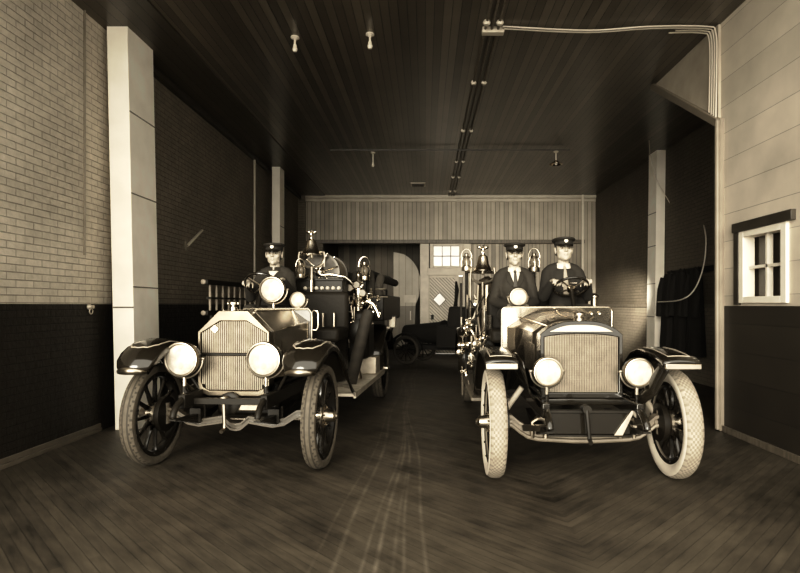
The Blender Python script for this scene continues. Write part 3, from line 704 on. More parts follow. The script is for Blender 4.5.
bd.lathe([(.016, 0), (.016, .012)], (bc.x, yr0+.004, bc.z), (0,-1,0), 12).build('radiator_badge', 'nickelD', rs, label='small four-lobed cross badge')
# hood and dash
dw, dz = .385, 1.395
h1 = octo(rw-.006, tw+.02, .72, zs+.005, zt_-.008)[:]; h2 = [(-dw+.02, .72), (dw-.02, .72), (dw-.005, .74), (dw, .80), (dw, 1.27), (dw-.18, dz), (-dw+.18, dz), (-dw, 1.27), (-dw, .8), (-dw+.005, .74)]
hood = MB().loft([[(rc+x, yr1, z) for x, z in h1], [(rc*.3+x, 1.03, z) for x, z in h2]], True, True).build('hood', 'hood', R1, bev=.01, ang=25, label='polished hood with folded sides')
for s in (-1, 1):
    MB().tube([(rc+s*(tw+.02), yr1, zt_-.004), (rc*.3+s*(dw-.18), 1.03, dz+.004)], .007, 8).build('hood_hinge', 'nickel', hood)
    for kz in range(6): MB().bar((rc+s*(rw+.012), .35+.09*kz, .85), (rc+s*(rw+.012+.004), .35+.09*kz, 1.1), .006, .03).build('louver', 'hoodD', hood)
    MB().tube([(rc+s*(rw+.03), .4, 1.23), (rc+s*(rw+.06), .45, 1.235), (rc+s*(rw+.06), .6, 1.24), (rc+s*(rw+.04), .65, 1.245)], .008, 8).build('hood_handle', 'nickel', hood)
MB().tube([(rc, yr1, zt_-.002), (0, 1.03, dz+.004)], .006, 8).build('hood_hinge', 'nickel', hood)
# dash panel outline with cut upper corners
pd = [(-dw-.005, .62), (dw+.005, .62), (dw+.005, dz-.03), (dw-.025, dz+.005), (-dw+.025, dz+.005), (-dw-.005, dz-.03)]
dash = MB().prism(pd, lambda x, z: (x, 1.03, z), lambda x, z: (x, 1.07, z)).build('dash_panel', 'body', R1, bev=.006)
MB().tube([(-dw-.01, 1.05, .62), (-dw-.01, 1.05, dz-.03), (-dw+.025, 1.05, dz+.012), (dw-.025, 1.05, dz+.012), (dw+.01, 1.05, dz-.03), (dw+.01, 1.05, 1.08)], .014, 10).build('dash_trim', 'nickel', dash, label='bright rounded dash edging')
for s in (1, -1):
    MB().tube([(s*(dw+.012), 1.06, 1.36), (s*(dw+.03), 1.06, 1.39), (s*(dw+.07), 1.06, 1.385), (s*(dw+.082), 1.06, 1.35), (s*(dw+.082), 1.06, 1.21), (s*(dw+.06), 1.06, 1.175), (s*(dw+.012), 1.06, 1.18)], .010, 10).build('grab_handle', 'nickel', R1)
# lamps
for px in (181, 263.5):
    p = L1(px, 359.5, -.16); o = headlight(R1, p, .150, .2, stem=.16)
    MB().bar((p.x, -.1, p.z-.28), (.36*(1 if p.x > 0 else -1), -.1, .62), .035, .03).tube([(p.x, -.1, p.z-.3), (p.x, -.1, p.z-.24)], .022, 10).build('lamp_bracket', 'blackm', R1)
headlight(R1, L1(272, 289.5, 1.06), .138, .17, 'searchlight', stem=.09)
headlight(R1, L1(297.8, 299.8, 1.04), .085, .12, 'side_lamp', stem=.04)
# fenders
fp = [(-.44, .875), (-.43, .935), (-.395, .985), (-.33, 1.035), (-.22, 1.08), (-.08, 1.10), (.1, 1.08), (.3, .99), (.48, .86), (.64, .72), (.80, .60), (.96, .53)]
wd = [.22, .28, .32, .34, .35, .35, .35, .35, .35, .35, .35, .35]
for s in (-1, 1):
    x0 = []
    for w_ in wd:
        e = .545 if w_ > .32 else .545+(.34-w_)/2
        x0.append(e if s > 0 else -e-w_)
    o = fender(R1, fp, wd, x0, 'front_fender', crown=.05, lip=.055)
    cx = s*(.545+.172)
    MB().tube(on_top(o, [(cx-.12, .2, 1.095), (cx-.13, -.08, 1.145), (cx-.12, -.24, 1.118), (cx-.07, -.325, 1.087), (cx, -.35, 1.076), (cx+.07, -.325, 1.087), (cx+.12, -.24, 1.118), (cx+.13, -.08, 1.145), (cx+.12, .2, 1.095)]), .006, 6).build('pinstripe', 'stripe', o, label='pale looped pinstripe')
    lipm = MB()
    def lp(u, yy, zz): return (cx+(u)*.19, yy, zz)
    lipm.loft([[(cx+u*.13, -.498+.06*u*u, .935-.035*u*u), (cx+u*.125, -.502+.065*u*u, .872+.005*u*u)] for u in (-1, -.7, -.35, 0, .35, .7, 1)]).build('fender_lip', 'nickelD', o, solid=.008, label='bright turned-down front lip')
    MB().tube([(s*.87, .3, 1.0), (s*.875, .62, .72), (s*.88, .98, .5)], .016, 8).build('fender_stay', 'nickelD', R1)
    MB().tube([(s*.36, .05, .66), (s*.5, .0, .9), (s*.66, -.02, 1.08)], .014, 8).build('fender_bracket', 'blackm', R1)
    rp_ = [(3.05, .55), (3.12, .8), (3.3, 1.0), (3.55, 1.09), (3.8, 1.1), (4.05, 1.04), (4.25, .9), (4.36, .7)]
    fender(R1, rp_, [.38]*8, [.5 if s > 0 else -.88]*8, 'rear_fender')
    rb = MB().box(s*.68-.2, s*.68+.2, .95, 3.12, .47, .505).build('running_board', 'board', R1, bev=.006, label='pale step board')
    MB().box(s*.89-.012, s*.89+.012, .95, 3.12, .455, .515).build('board_edging', 'steel', rb)
    for yy in (1.3, 2.0, 2.8): MB().bar((s*.36, yy, .5), (s*.86, yy, .455), .03, .03).build('board_bracket', 'blackm', rb)
crank(R1, (rc-.03, -.06, .60), .245)
MB().lathe([(.10, 0), (.10, .04), (.08, .05), (.03, .05)], (rc-.02, .02, .56), (0, -1, 0), 24).build('crank_housing', 'blackm', R1)
MB().box(-.12, .24, .0, .03, .49, .55).build('front_apron', 'nickelD', R1, bev=.01)
MB().box(-.3, .3, .25, 1.0, .4, .72).build('engine_pan', 'blackm', R1, bev=.03)
# steering gear, seat
swc = L1(263, 285, 1.28)
steering_wheel(R1, swc, .20, (0, .62, .78), (swc.x+.0, .75, .8))
st = MB().box(-.6, .6, 1.45, 2.0, 1.02, 1.18).build('seat', 'leather', R1, bev=.04, label='black leather seat')
MB().box(-.6, .6, 1.98, 2.1, 1.1, 1.62).build('seat_back', 'leather', st, bev=.05)
MB().box(-.55, .55, 1.5, 2.1, .62, 1.02).box(-.55, .55, 1.08, 1.5, .62, .72).build('seat_box', 'blackm', R1, bev=.01)
MB().box(-.5, .55, 2.12, 2.25, .62, 1.30).build('body_panel', 'blackm', R1, bev=.01)
# tank body with its row of bright caps, hose reel over it
b0 = L1(304, 280, 2.12); b1 = L1(343, 313, 2.12)
tb = MB().box(-.52, b1.x, 2.12, 3.0, b1.z, b0.z).build('hose_body', 'blackm', R1, bev=.015, label='dark body box under the reel')
MB().box(-.53, b1.x+.01, 2.10, 3.01, b0.z-.01, b0.z+.02).build('body_rail', 'blackm', tb, bev=.005)
for i in range(7):
    q = L1(305+5.6*i, 288, 2.1); MB().lathe([(.02, 0), (.026, .015), (.02, .03), (.008, .05)], (q.x, 2.125, q.z), (0,-1,-.2), 12).build('bright_cap', 'porc', tb)
MB().box(-.5, b1.x-.02, 2.14, 2.9, .7, b1.z).build('lower_body', 'blackm', tb, bev=.01)
rcn = L1(322, 272.5, 2.35)
reel = MB().lathe([(.225, 0), (.255, 0), (.26, .015), (.26, .035), (.25, .05), (.225, .05), (.225, 0)], (rcn.x, 2.27, rcn.z), (0,1,0), 40).lathe([(.08, .5), (.255, .5), (.26, .515), (.26, .535), (.25, .55), (.1, .55)], (rcn.x, 2.27, rcn.z), (0,1,0), 40).lathe([(.1, 0), (.1, .55)], (rcn.x, 2.27, rcn.z), (0,1,0), 24).build('hose_reel', 'reelm', R1, label='round hose reel with bright flanges')
hb = MB()
for i in range(10):
    hb.torus((rcn.x, 2.345+.047*i, rcn.z), .205, .026, (0,1,0), 36, 8)
for i in range(3): hb.torus((rcn.x, 2.335, rcn.z), .155-.045*i, .026, (0,1,0), 36, 8)
hb.build('reel_hose', mat('reel hose rubber', .10, .6, var=.3), reel)
for t in range(6):
    a = PI*t/3+.3; MB().tube([(rcn.x+.05*math.cos(a), 2.262, rcn.z+.05*math.sin(a)), (rcn.x+.245*math.cos(a), 2.262, rcn.z+.245*math.sin(a))], .013, 8).build('reel_spoke', 'nickel', reel)
hc = L1(314, 271, 2.22)
MB().lathe([(.06, 0), (.065, .02), (.04, .04), (.035, .08), (.02, .09)], (rcn.x, 2.27, rcn.z), (0,-1,0), 20).build('reel_hub', 'nickel', reel)
pipes(R1, [(rcn.x, 2.2, rcn.z), L1(321, 265, 2.2), L1(327.5, 253, 2.2)], .012, 'nickel', 'reel_brake_lever')
pipes(R1, [L1(331, 266, 2.3), L1(334.5, 256.5, 2.3)], .012, 'nickel', 'reel_lever')
pipes(R1, [L1(314, 271, 2.2), L1(322, 275, 2.18), L1(331, 274.5, 2.18), L1(345, 277, 2.2), L1(350, 281, 2.22), L1(353, 285, 2.25)], .016, 'nickel', 'delivery_pipe')
bp_ = L1(311.5, 255, 2.05); bell(R1, bp_, .13, .20)
MB().tube([(bp_.x, 2.05, bp_.z-.32), (bp_.x, 2.05, 1.3)], .025, 10).build('bell_post', 'nickelD', R1)
lantern(R1, L1(300.5, 278, 2.0), .24, 'nickelD'); lantern(R1, L1(364.5, 281, 2.9), .34, 'nickel')
for px in (307, 323, 334): pipes(R1, [L1(px, 313, 1.9), L1(px, 327, 1.9), L1(px, 341, 1.9)], .016, 'nickelD', 'grab_rod')
MB().bar(L1(364.5, 281.6, 2.9), L1(364.5, 330, 2.9), .04, .04).build('lantern_bracket', 'blackm', R1)
# pump set, piping and gauges on the near side
p = L1(358.5, 292, 2.55)
ac = MB().lathe([(.03, -.30), (.05, -.28), (.055, -.1), (.06, -.08), (.06, .1), (.05, .16), (.025, .19), (.02, .24), (.035, .26), (.01, .28)], (0,0,0), (0,0,1), 20).build('air_chamber', 'nickel', R1, loc=p, label='upright bright air chamber')
for i, (px, py, r, d) in enumerate(((349, 303, .05, (1,0,0)), (367, 302, .055, (1,0,.3)), (375, 307, .045, (.5,0,-1)), (341, 327, .05, (0,-1,0)), (349, 334, .05, (1,0,0)), (357, 312, .05, (0,0,1)), (344, 291, .04, (0,-1,0)), (379, 314, .04, (0,-.5,1)))):
    valve(R1, L1(px, py, 2.5+.03*i), r, 'nickel' if i % 2 else 'nickelD', d)
for px, py in ((357, 285), (350, 288), (363, 293)): gauge(R1, L1(px, py, 2.5), .05)
for pts, r in (([(341, 281), (341, 300), (340.5, 340)], .018), ([(347, 302), (347, 322), (346, 342)], .02), ([(351, 305), (353, 318), (348, 330), (342, 337)], .014), ([(330, 302), (340, 304), (352, 303)], .016),
               ([(334.5, 305), (334.5, 336)], .014), ([(326, 333), (334, 333), (341, 334)], .013), ([(367, 301), (373, 304), (377, 311), (379, 317)], .024), ([(364, 312), (374, 312)], .02), ([(343, 338), (350, 344), (353, 338), (354, 328)], .010)):
    pipes(R1, [L1(a, b, 2.42) for a, b in pts], r, random.Random(pts[0][0]).choice(['nickel', 'nickelD', 'nickelD']), 'pump_pipe')
rnd = random.Random(11)
for i in range(26):
    px, py = rnd.uniform(322, 350), rnd.uniform(296, 346); dx, dy = rnd.choice(((0, 14), (10, 0), (5, 9), (-5, 8), (0, 22)))
    if i > 15: px, py = rnd.uniform(350, 384), rnd.uniform(286, 330)
    a_, b_ = L1(px, py, 2.36), L1(px+dx, py+dy, 2.36); pipes(R1, [a_, a_.lerp(b_, .5)+Vector((0, -.02, 0)), b_], rnd.uniform(.008, .015), rnd.choice(['nickelD', 'nickelD', 'nickel', 'blackm']), 'pump_rod', 8)
for px, py in ((338, 316), (346, 312), (354, 298), (362, 286), (371, 293), (378, 300), (366, 315), (352, 322), (333, 322), (361, 307)):
    MB().lathe([(.012, -.03), (.02, -.025), (.02, -.01), (.03, 0), (.02, .01), (.02, .025), (.008, .035)], (0,0,0), (rnd.uniform(-1, 1), -.4, rnd.uniform(-1, 1)), 12).ell((0, 0, .05), .016, 8, 6).tube([(0, 0, 0), (0, 0, .05)], .006, 6).build('drain_cock', rnd.choice(['nickel', 'nickelD']), R1, loc=L1(px, py, 2.33))
MB().box(.42, .78, 2.45, 2.95, .72, 1.38).build('pump_casing', 'blackm', R1, bev=.06)
MB().lathe([(.16, 0), (.17, .03), (.17, .10), (.08, .14)], (.62, 2.45, 1.1), (0,-1,0), 24).build('pump_flange', 'blackm', R1)
sp = [L1(369, 312, 2.35), L1(366, 320, 2.3), L1(361, 340, 2.15), L1(355, 365, 1.9), L1(351, 382, 1.6)]
MB().tube(sp, [.075, .08, .08, .078, .07], 16).build('suction_hose', 'suct', R1, label='thick dark suction hose')
tbx = L1(371, 362, 2.75)
MB().box(.60, .86, 2.60, 2.95, .507, .74).build('tool_box', 'steel', R1, bev=.012, label='pale box on the step board')
MB().lathe([(.055, .507), (.06, .53), (.045, .6), (.02, .64), (.014, .72)], (.70, 2.1, 0), (0,0,1), 16).build('oil_can', 'nickelD', R1)
MB().box(.48, .56, 1.25, 1.9, .507, .9).build('battery_box', 'blackm', R1, bev=.01)
# rear bed, hose load, tail lamp
bed = MB().box(-.62, .62, 3.12, 5.1, .72, 1.30).box(-.85, .90, 3.05, 5.1, 1.22, 1.60).build('hose_bed', 'blackm', R1, bev=.02)
hose_coils(R1, -.83, .88, 3.1, 5.0, 1.86, 14)
for s in (-1, 1): MB().tube([(s*.66, 3.1, 1.4), (s*.66, 3.1, 1.72), (s*.66, 5.0, 1.72), (s*.66, 5.0, 1.4)], .016, 8).build('bed_rail', 'blackm', bed)
p = L1(392, 322, 4.0)
tl = MB().box(p.x-.055, p.x+.055, 4.0, 4.12, p.z-.09, p.z+.09).build('tail_lamp', 'steel', R1, bev=.01, label='bright square lamp at the rear')
MB().box(p.x-.075, p.x+.075, 3.99, 4.13, p.z+.085, p.z+.105).build('lamp_top', 'blackm', tl); MB().tube([(p.x, 4.06, p.z-.09), (p.x-.05, 4.06, p.z-.3), (p.x-.25, 4.06, p.z-.35)], .015, 8).build('lamp_bracket', 'blackm', tl)
# ladder hung along the far side
for y in (1.75, 3.2):
    MB().bar((-.58, y+.06, 1.26), (-1.085, y+.06, 1.26), .04, .04).bar((-1.085, y+.06, 1.24), (-1.085, y+.06, 1.34), .03, .03).build('ladder_bracket', 'blackm', R1)
lad = thing('ladder', 'dark rung ladder carried on edge along the left fire engine beside its driver', 'ladder', (T1.x, T1.y, 0), T1.a)
for z in (1.355, 1.725):
    MB().box(-1.045, -.985, 1.5, 4.7, z-.03, z+.03).build('rail', 'blackm', lad, bev=.006)
for z in (1.355, 1.725): MB().lathe([(.02, 0), (.03, .01), (.03, .03), (.01, .04)], (-1.03, 1.505, z), (0,-1,0), 10).build('rail_tip', 'rungm', lad)
for i in range(17):
    y = 1.62+.18*i
    MB().tube([(-1.015, y, 1.36), (-1.015, y, 1.54), (-1.015, y, 1.72)], [.012, .016, .012], 8).build('rung', 'rungm', lad)
MB().box(-1.03, -1.0, 1.55, 4.65, 1.525, 1.545).build('rail', 'blackm', lad)

# ------------------------------------------------------------------ right engine
T2 = Truck(1.335, 4.68, -1, 'fire_engine', 'fire engine on the right with pale tyres, arched radiator, two uniformed men aboard', 'fire engine')
R2 = T2.root; L2 = T2.L
ty2 = ['rubberL', 'rubberLD', 'sidew']
for x, y, sd in ((-.755, 0, -1), (.75, 0, 1), (-.745, 3.6, -1), (.745, 3.6, 1)):
    wheel(R2, (x, y, .458), .458, .142 if y == 0 else .15, ty2 if y == 0 else ['rubber', 'rubberD', 'rubber'], 12, 2, sd, .12 if y == 0 else .085)
for s in (-1, 1):
    MB().box(s*.37-.03, s*.37+.03, -.32, 4.4, .55, .67).tube([(s*.37, -.3, .62), (s*.37, -.40, .57), (s*.37, -.45, .52), (s*.37, -.46, .49)], .03, 10).build('frame_rail', 'black', R2, bev=.008)
    leaf_spring(R2, s*.37, -.46, .52, .45, .03); leaf_spring(R2, s*.43, 3.0, 4.2, .5, .04)
    MB().tube([(s*.37-.06, -.03, .33), (s*.37-.06, -.05, .47), (s*.37-.02, -.05, .50), (s*.37+.03, -.05, .49), (s*.37+.05, -.03, .44), (s*.37+.05, -.03, .33)], .02, 8).build('spring_clip', 'nickelD', R2)
pts = [(-.66, 0, .44), (-.60, 0, .43), (-.54, 0, .38), (-.47, 0, .335), (-.38, 0, .315), (-.1, 0, .30), (.1, 0, .30), (.38, 0, .315), (.47, 0, .335), (.54, 0, .38), (.60, 0, .43), (.66, 0, .44)]
ax = MB()
ax.loft([[(x, -.04, q-.012), (x, -.045, q+.0), (x, -.04, q+.016), (x, -.015, q+.022), (x, -.015, q+.06), (x, -.045, q+.066), (x, -.045, q+.09), (x, .045, q+.09), (x, .045, q-.012)] for x, y, q in pts], True, True)
for s in (-1, 1): ax.lathe([(.035, -.1), (.035, .1)], (s*.655, 0, .46), (0,0,1), 14).lathe([(.03, 0), (.03, .14)], (s*.6, 0, .46), (s,0,0), 12)
ax.build('front_axle', mat('axle paint', .13, .45, metal=.2, var=.2), R2, label='pale front axle beam')
pipes(R2, [(-.56, .2, .37), (0, .2, .36), (.56, .2, .37)], .016, 'nickelD', 'tie_rod')
MB().tube([(-.66, 3.6, .458), (-.2, 3.6, .458), (0, 3.6, .458), (.2, 3.6, .458), (.66, 3.6, .458)], [.06, .06, .17, .06, .06], 14).build('rear_axle', 'blackm', R2)
# radiator, arched
def arch(w, b, s, t, n=14, r=.05):
    """flat-sided outline whose top is a shallow arch with rounded shoulders"""
    o = [(-w+r*.3, b), (w-r*.3, b), (w, b+r*.3)]
    for i in range(n+1):
        u = 1-2*i/n
        o.append((w*(abs(u)**.9)*(1 if u > 0 else -1) if abs(u) > 1e-6 else 0, s+(t-s)*(1-abs(u)**2.6)))
    return o+[(-w, b+r*.3)]
ow, iw = .35, .318
O_ = arch(ow, .655, 1.20, 1.315); I_ = arch(iw, .70, 1.175, 1.205)
k = len(O_); y0, y1 = .03, .20
sh = MB()
sh.add([(x, y0, z) for x, z in O_]+[(x, y0, z) for x, z in I_]+[(x, y1, z) for x, z in O_]+[(x, y0+.03, z) for x, z in I_],
       [(i, (i+1) % k, k+(i+1) % k, k+i) for i in range(k)]+[(i, 2*k+i, 2*k+(i+1) % k, (i+1) % k) for i in range(k)]+[(k+i, k+(i+1) % k, 3*k+(i+1) % k, 3*k+i) for i in range(k)]+[tuple(2*k+i for i in range(k))])
rs2 = sh.build('radiator', 'black', R2, ang=40, bev=.006, label='dark polished arched radiator shell')
plate = [(-.27, 1.222)]+[(x*.80, min(z, 1.315)*.62+1.222*.38+.002) for x, z in O_[3:-1] if z > 1.222][::-1]+[(.27, 1.222)]
MB().prism(plate, lambda x, z: (x, y0-.008, z), lambda x, z: (x, y0+.005, z)).build('radiator_plate', 'brass', rs2, bev=.002, label='plain bright arched plate over the core')
cr = MB()
for i in range(44):
    x = -iw+.012+(2*iw-.024)*i/43; zt__ = 1.172+.03*(1-abs(x/iw)**2.6)
    cr.box(x-.0035, x+.0035, y0+.008, y0+.04, .705, zt__)
for j in range(34): z = .712+.0142*j; cr.box(-iw+.004, iw-.004, y0+.016, y0+.04, z-.0022, z+.0022)
cr.cur = 1; cr.prism(I_, lambda x, z: (x, y0+.04, z), lambda x, z: (x, y0+.05, z))
cr.build('radiator_core', ['core', 'coreD'], rs2, smooth=False, label='fine honeycomb radiator core')
MB().lathe([(.04, -.01), (.04, .025), (.025, .03), (.022, .045), (.05, .05), (.05, .07), (.02, .08)], (.0, .11, 1.31), (0,0,1), 18).build('radiator_cap', 'nickelD', rs2)
MB().box(-.36, .36, .0, .06, .60, .655).build('radiator_sill', 'black', R2, bev=.01)
# hood flaring back to the wide dash
def hs(w, b, s, t, n=20):
    o = [(w, b)]
    for i in range(n+1):
        u = 1-2*i/n; o.append((w*u, s+(t-s)*(1-abs(u)**2.2)))
    return o+[(-w, b)]
secs = []
for y, w_, b, s, t in ((.2, .33, .7, 1.19, 1.31), (.45, .345, .7, 1.2, 1.325), (.75, .37, .72, 1.21, 1.34), (.9, .42, .74, 1.215, 1.36), (1.0, .50, .78, 1.22, 1.385)):
    secs.append([(x, y, z) for x, z in hs(w_, b, s, t)])
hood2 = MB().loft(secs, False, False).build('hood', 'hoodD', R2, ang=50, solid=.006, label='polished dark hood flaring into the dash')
MB().tube([(0, .2, 1.318), (0, .45, 1.333), (0, .75, 1.348), (0, .9, 1.368), (0, .99, 1.39)], .008, 8).build('hood_hinge', 'nickel', hood2)
for s in (-1, 1):
    MB().tube([(s*.25, .2, 1.262), (s*.26, .45, 1.275), (s*.28, .75, 1.29), (s*.32, .9, 1.305), (s*.38, 1.0, 1.325)], .006, 8).build('hood_hinge', 'nickel', hood2)
    for kz in range(7): MB().bar((s*.357+s*.003*kz, .30+.06*kz, .85), (s*.357+s*.003*kz, .30+.06*kz, 1.1), .012, .025).build('louver', 'hoodD', hood2)
    MB().box(s*.20-.07, s*.20+.07, .35, .60, .70, .75).build('hood_catch', 'nickelD', hood2)
wl, wr, wt, wb = L2(502.5, 308, 1.03), L2(611.5, 308, 1.03), L2(550, 308, 1.03).z, .98
secs = []
for i in range(25):
    u = i/24; tl_ = .0 if u < .16 else .12*min(1, (u-.16)/.25)     # upright at left, then leaning forward: shaped so only its left end reflects brightly
    x = wl.x+(wr.x-wl.x)*u
    secs.append([(x, 1.02+tl_, wb), (x, 1.02, wt), (x, 1.05, wt), (x, 1.05+tl_, wb)])
pl = MB().loft(secs, True, True).build('dash_panel', mat('polished dash plate', .36, .17, metal=.9, var=.25, scale=2), R2, ang=40, label='wide polished dash plate')
t_ = []
for (cx, cz, a0) in ((wl.x+.04, wt-.04, PI), (wr.x-.04, wt-.04, PI/2)):
    for i in range(7): a = a0-PI/2*i/6; t_.append((cx+.045*math.cos(a), 1.035, cz+.045*math.sin(a)))
MB().tube([(wl.x-.005, 1.035, wb)]+t_+[(wr.x+.005, 1.035, wb)], .014, 10).build('dash_trim', 'nickel', pl, label='bright rounded rim of the dash plate')
for px in (575, 592, 600): q = L2(px, 314, 1.01); MB().lathe([(.016, 0), (.016, .012), (.006, .018)], (q.x, 1.02, q.z), (0,-1,0), 10).build('rivet', 'nickel', pl)
MB().box(wl.x+.06, wr.x-.06, 1.53, 2.13, .60, 1.02).box(wl.x+.06, wr.x-.06, 1.05, 1.53, .60, .70).build('body_panel', 'black', R2, bev=.02)
# lamps
for px, py, r in ((548, 372, .118), (639, 372.5, .118)):
    p = L2(px, py, -.16); headlight(R2, p, r, .17, stem=.06, body='black')
    s = 1 if p.x > 0 else -1
    MB().tube([(p.x, -.11, p.z-.2), (p.x, -.11, p.z-.24), (s*.37, -.1, .66)], .02, 10).build('lamp_bracket', 'blackm', R2)
headlight(R2, L2(518.5, 297, 1.1), .092, .13, 'searchlight', stem=.02)
# front apron, crank, stays
MB().box(-.33, .33, -.22, -.19, .40, .585).build('front_apron', 'black', R2, bev=.01, label='black polished front apron')
MB().box(-.34, .34, -.235, -.185, .575, .60).build('apron_rail', 'blackm', R2, bev=.006)
MB().box(-.34, .34, -.225, -.195, .385, .40).build('apron_rail', 'blackm', R2, bev=.004)
crank(R2, L2(585.5, 408.6, -.25), .235, 'blackm')
MB().prism([(.19, .40), (.26, .40), (.355, .60), (.33, .60)], lambda x, z: (x, -.24, z), lambda x, z: (x, -.225, z)).build('apron_stay', 'steel', R2, bev=.004, label='bright diagonal stay at the apron end')
for s in (-1, 1):
    MB().tube([(s*.66, .12, .5), (s*.58, .1, .62), (s*.5, .08, .74)], .026, 10).build('fender_stay', 'steel', R2, label='pale diagonal stay')
    MB().bar((s*.36, -.2, .45), (s*.5, -.05, .42), .05, .05).build('shackle', 'nickelD', R2)
# fenders: flat tops with a square bright front lip
for s in (-1, 1):
    fp = [(-.44, 1.0), (-.40, 1.025), (-.3, 1.045), (-.1, 1.065), (.12, 1.07), (.3, 1.03), (.48, .92), (.64, .76), (.8, .62), (.95, .53)]
    wf = .28 if s > 0 else .25; x0 = .51 if s > 0 else -.61-wf
    o = fender(R2, fp, [wf]*10, [x0]*10, 'front_fender', crown=.012, lip=.03)
    cx = x0+wf/2
    MB().box(cx-wf/2+.003, cx+wf/2-.003, -.455, -.435, .955, 1.0).build('fender_lip', 'steel' if s < 0 else 'nickelD', o, bev=.006, label='straight bright front lip')
    MB().tube(on_top(o, [(cx-.08, .15, 1.088), (cx-.085, -.1, 1.085), (cx-.085, -.36, 1.052), (cx+.085, -.36, 1.052), (cx+.085, -.1, 1.085), (cx+.08, .15, 1.088)]), .004, 6).build('pinstripe', 'stripe', o, label='pale squared pinstripe')
    MB().loft([[(s*.57, -.42, 1.01), (s*.55, -.40, .93), (s*.50, -.30, .74), (s*.40, -.2, .62)], [(s*.58, -.1, 1.055), (s*.555, -.1, .95), (s*.48, -.1, .78), (s*.40, -.05, .66)], [(s*.58, .4, .99), (s*.555, .4, .93), (s*.48, .4, .8), (s*.40, .4, .67)], [(s*.58, .9, .58), (s*.55, .9, .58), (s*.48, .9, .6), (s*.4, .9, .6)]]).build('fender_apron', 'black', R2, solid=.01, ang=60)
    rp_ = [(2.9, .55), (2.97, .8), (3.15, 1.0), (3.4, 1.09), (3.65, 1.1), (3.9, 1.04), (4.1, .9), (4.21, .7)]
    fender(R2, rp_, [.36]*8, [.56 if s > 0 else -.92]*8, 'rear_fender')
    rb = MB().box(s*.68-.2, s*.68+.2, .93, 2.95, .47, .505).build('running_board', 'mid', R2, bev=.006)
    for yy in (1.2, 2.0, 2.7): MB().bar((s*.36, yy, .5), (s*.86, yy, .455), .03, .03).build('board_bracket', 'blackm', rb)
# seat and steering
st = MB().box(-.62, .62, 1.5, 2.05, 1.02, 1.175).build('seat', 'leather', R2, bev=.04, label='black leather seat')
MB().box(-.62, .62, 2.02, 2.14, 1.1, 1.58).build('seat_back', 'leather', st, bev=.05)
MB().tube([(.64, 1.55, 1.05), (.66, 1.6, 1.4), (.66, 2.0, 1.44), (.64, 2.1, 1.4)], .022, 8).build('seat_rail', 'nickelD', st)
sw2 = L2(571, 287, 1.33)
steering_wheel(R2, sw2, .185, (0, .50, .86), (sw2.x, .85, .8))
# equipment on the near side
MB().box(-.62, .62, 2.14, 2.7, .62, 1.25).build('tank_body', 'body', R2, bev=.02)
bp2 = L2(483, 271, 2.15); bell(R2, bp2, .115, .20)
MB().tube([(bp2.x, 2.15, bp2.z-.3), (bp2.x, 2.15, .62)], .022, 10).build('bell_post', 'nickelD', R2)
p = L2(487, 278, 2.3)
MB().lathe([(.11, .75), (.115, .8), (.115, p.z-.06), (.10, p.z-.02), (.05, p.z), (.03, p.z+.02)], (p.x, 2.3, 0), (0,0,1), 24).build('air_chamber', 'hoodD', R2, label='tall dark polished cylinder')
lantern(R2, L2(466.5, 271, 2.2), .27, 'nickelD'); lantern(R2, L2(534, 272, 2.4), .30, 'nickelD')
MB().tube([L2(534, 272.4, 2.4), L2(534, 300, 2.4), L2(534, 318, 2.4)], .02, 8).build('lantern_post', 'blackm', R2)
q = L2(466.5, 271.5, 2.2); MB().tube([q, (q.x, q.y, 1.2), (q.x, q.y, .6)], .02, 8).build('lantern_post', 'blackm', R2)
MB().tube([L2(465, 272, 2.18), L2(478, 272.5, 2.18), L2(494, 272.5, 2.18)], .016, 8).build('rail', 'nickel', R2)
for pts, r, m_ in (([(470, 275), (470, 300), (469, 330)], .018, 'nickelD'), ([(461, 283), (461, 305), (461, 328)], .014, 'blackm'), ([(474, 295), (478, 305), (474, 318), (466, 324)], .02, 'nickelD'), ([(466, 322), (472, 332), (476, 340)], .025, 'nickel'),
                   ([(490, 315), (490, 330)], .03, 'nickel'), ([(458, 345), (470, 343), (485, 345)], .02, 'nickel'), ([(474, 346), (472, 356), (468, 364)], .022, 'nickel'), ([(462, 366), (462, 395)], .012, 'nickel'), ([(468, 380), (471, 395)], .012, 'nickelD'), ([(478, 285), (477, 310), (480, 335)], .016, 'nickelD')):
    pipes(R2, [L2(a, b, 1.9) for a, b in pts], r, m_, 'pump_pipe')
for i, (px, py, r, d) in enumerate(((468, 327, .05, (1,0,.4)), (463, 345, .055, (1,0,0)), (475, 344, .055, (.3,-1,0)), (483, 338, .045, (1,0,.5)), (471, 357, .045, (0,0,1)), (475, 305, .035, (0,-1,0)), (459, 352, .035, (0,-1,0)))):
    valve(R2, L2(px, py, 1.88), r, 'nickel' if i % 2 else 'nickelD', d)
for i in range(20):
    px, py = rnd.uniform(457, 490), rnd.uniform(290, 345); dx, dy = rnd.choice(((0, 14), (9, 0), (5, 9), (-5, 8), (0, 20)))
    a_, b_ = L2(px, py, 1.84), L2(px+dx, py+dy, 1.84); pipes(R2, [a_, a_.lerp(b_, .5)+Vector((0, -.02, 0)), b_], rnd.uniform(.008, .015), rnd.choice(['nickelD', 'blackm', 'nickel', 'blackm']), 'pump_rod', 8)
for px, py in ((466, 335), (474, 350), (462, 352), (480, 345), (472, 365), (466, 374), (484, 332)):
    MB().lathe([(.012, -.03), (.02, -.025), (.02, -.01), (.03, 0), (.02, .01), (.02, .025), (.008, .035)], (0,0,0), (rnd.uniform(-1, 1), -.4, rnd.uniform(-1, 1)), 12).ell((0, 0, .05), .016, 8, 6).tube([(0, 0, 0), (0, 0, .05)], .006, 6).build('drain_cock', rnd.choice(['nickel', 'nickelD']), R2, loc=L2(px, py, 1.82))
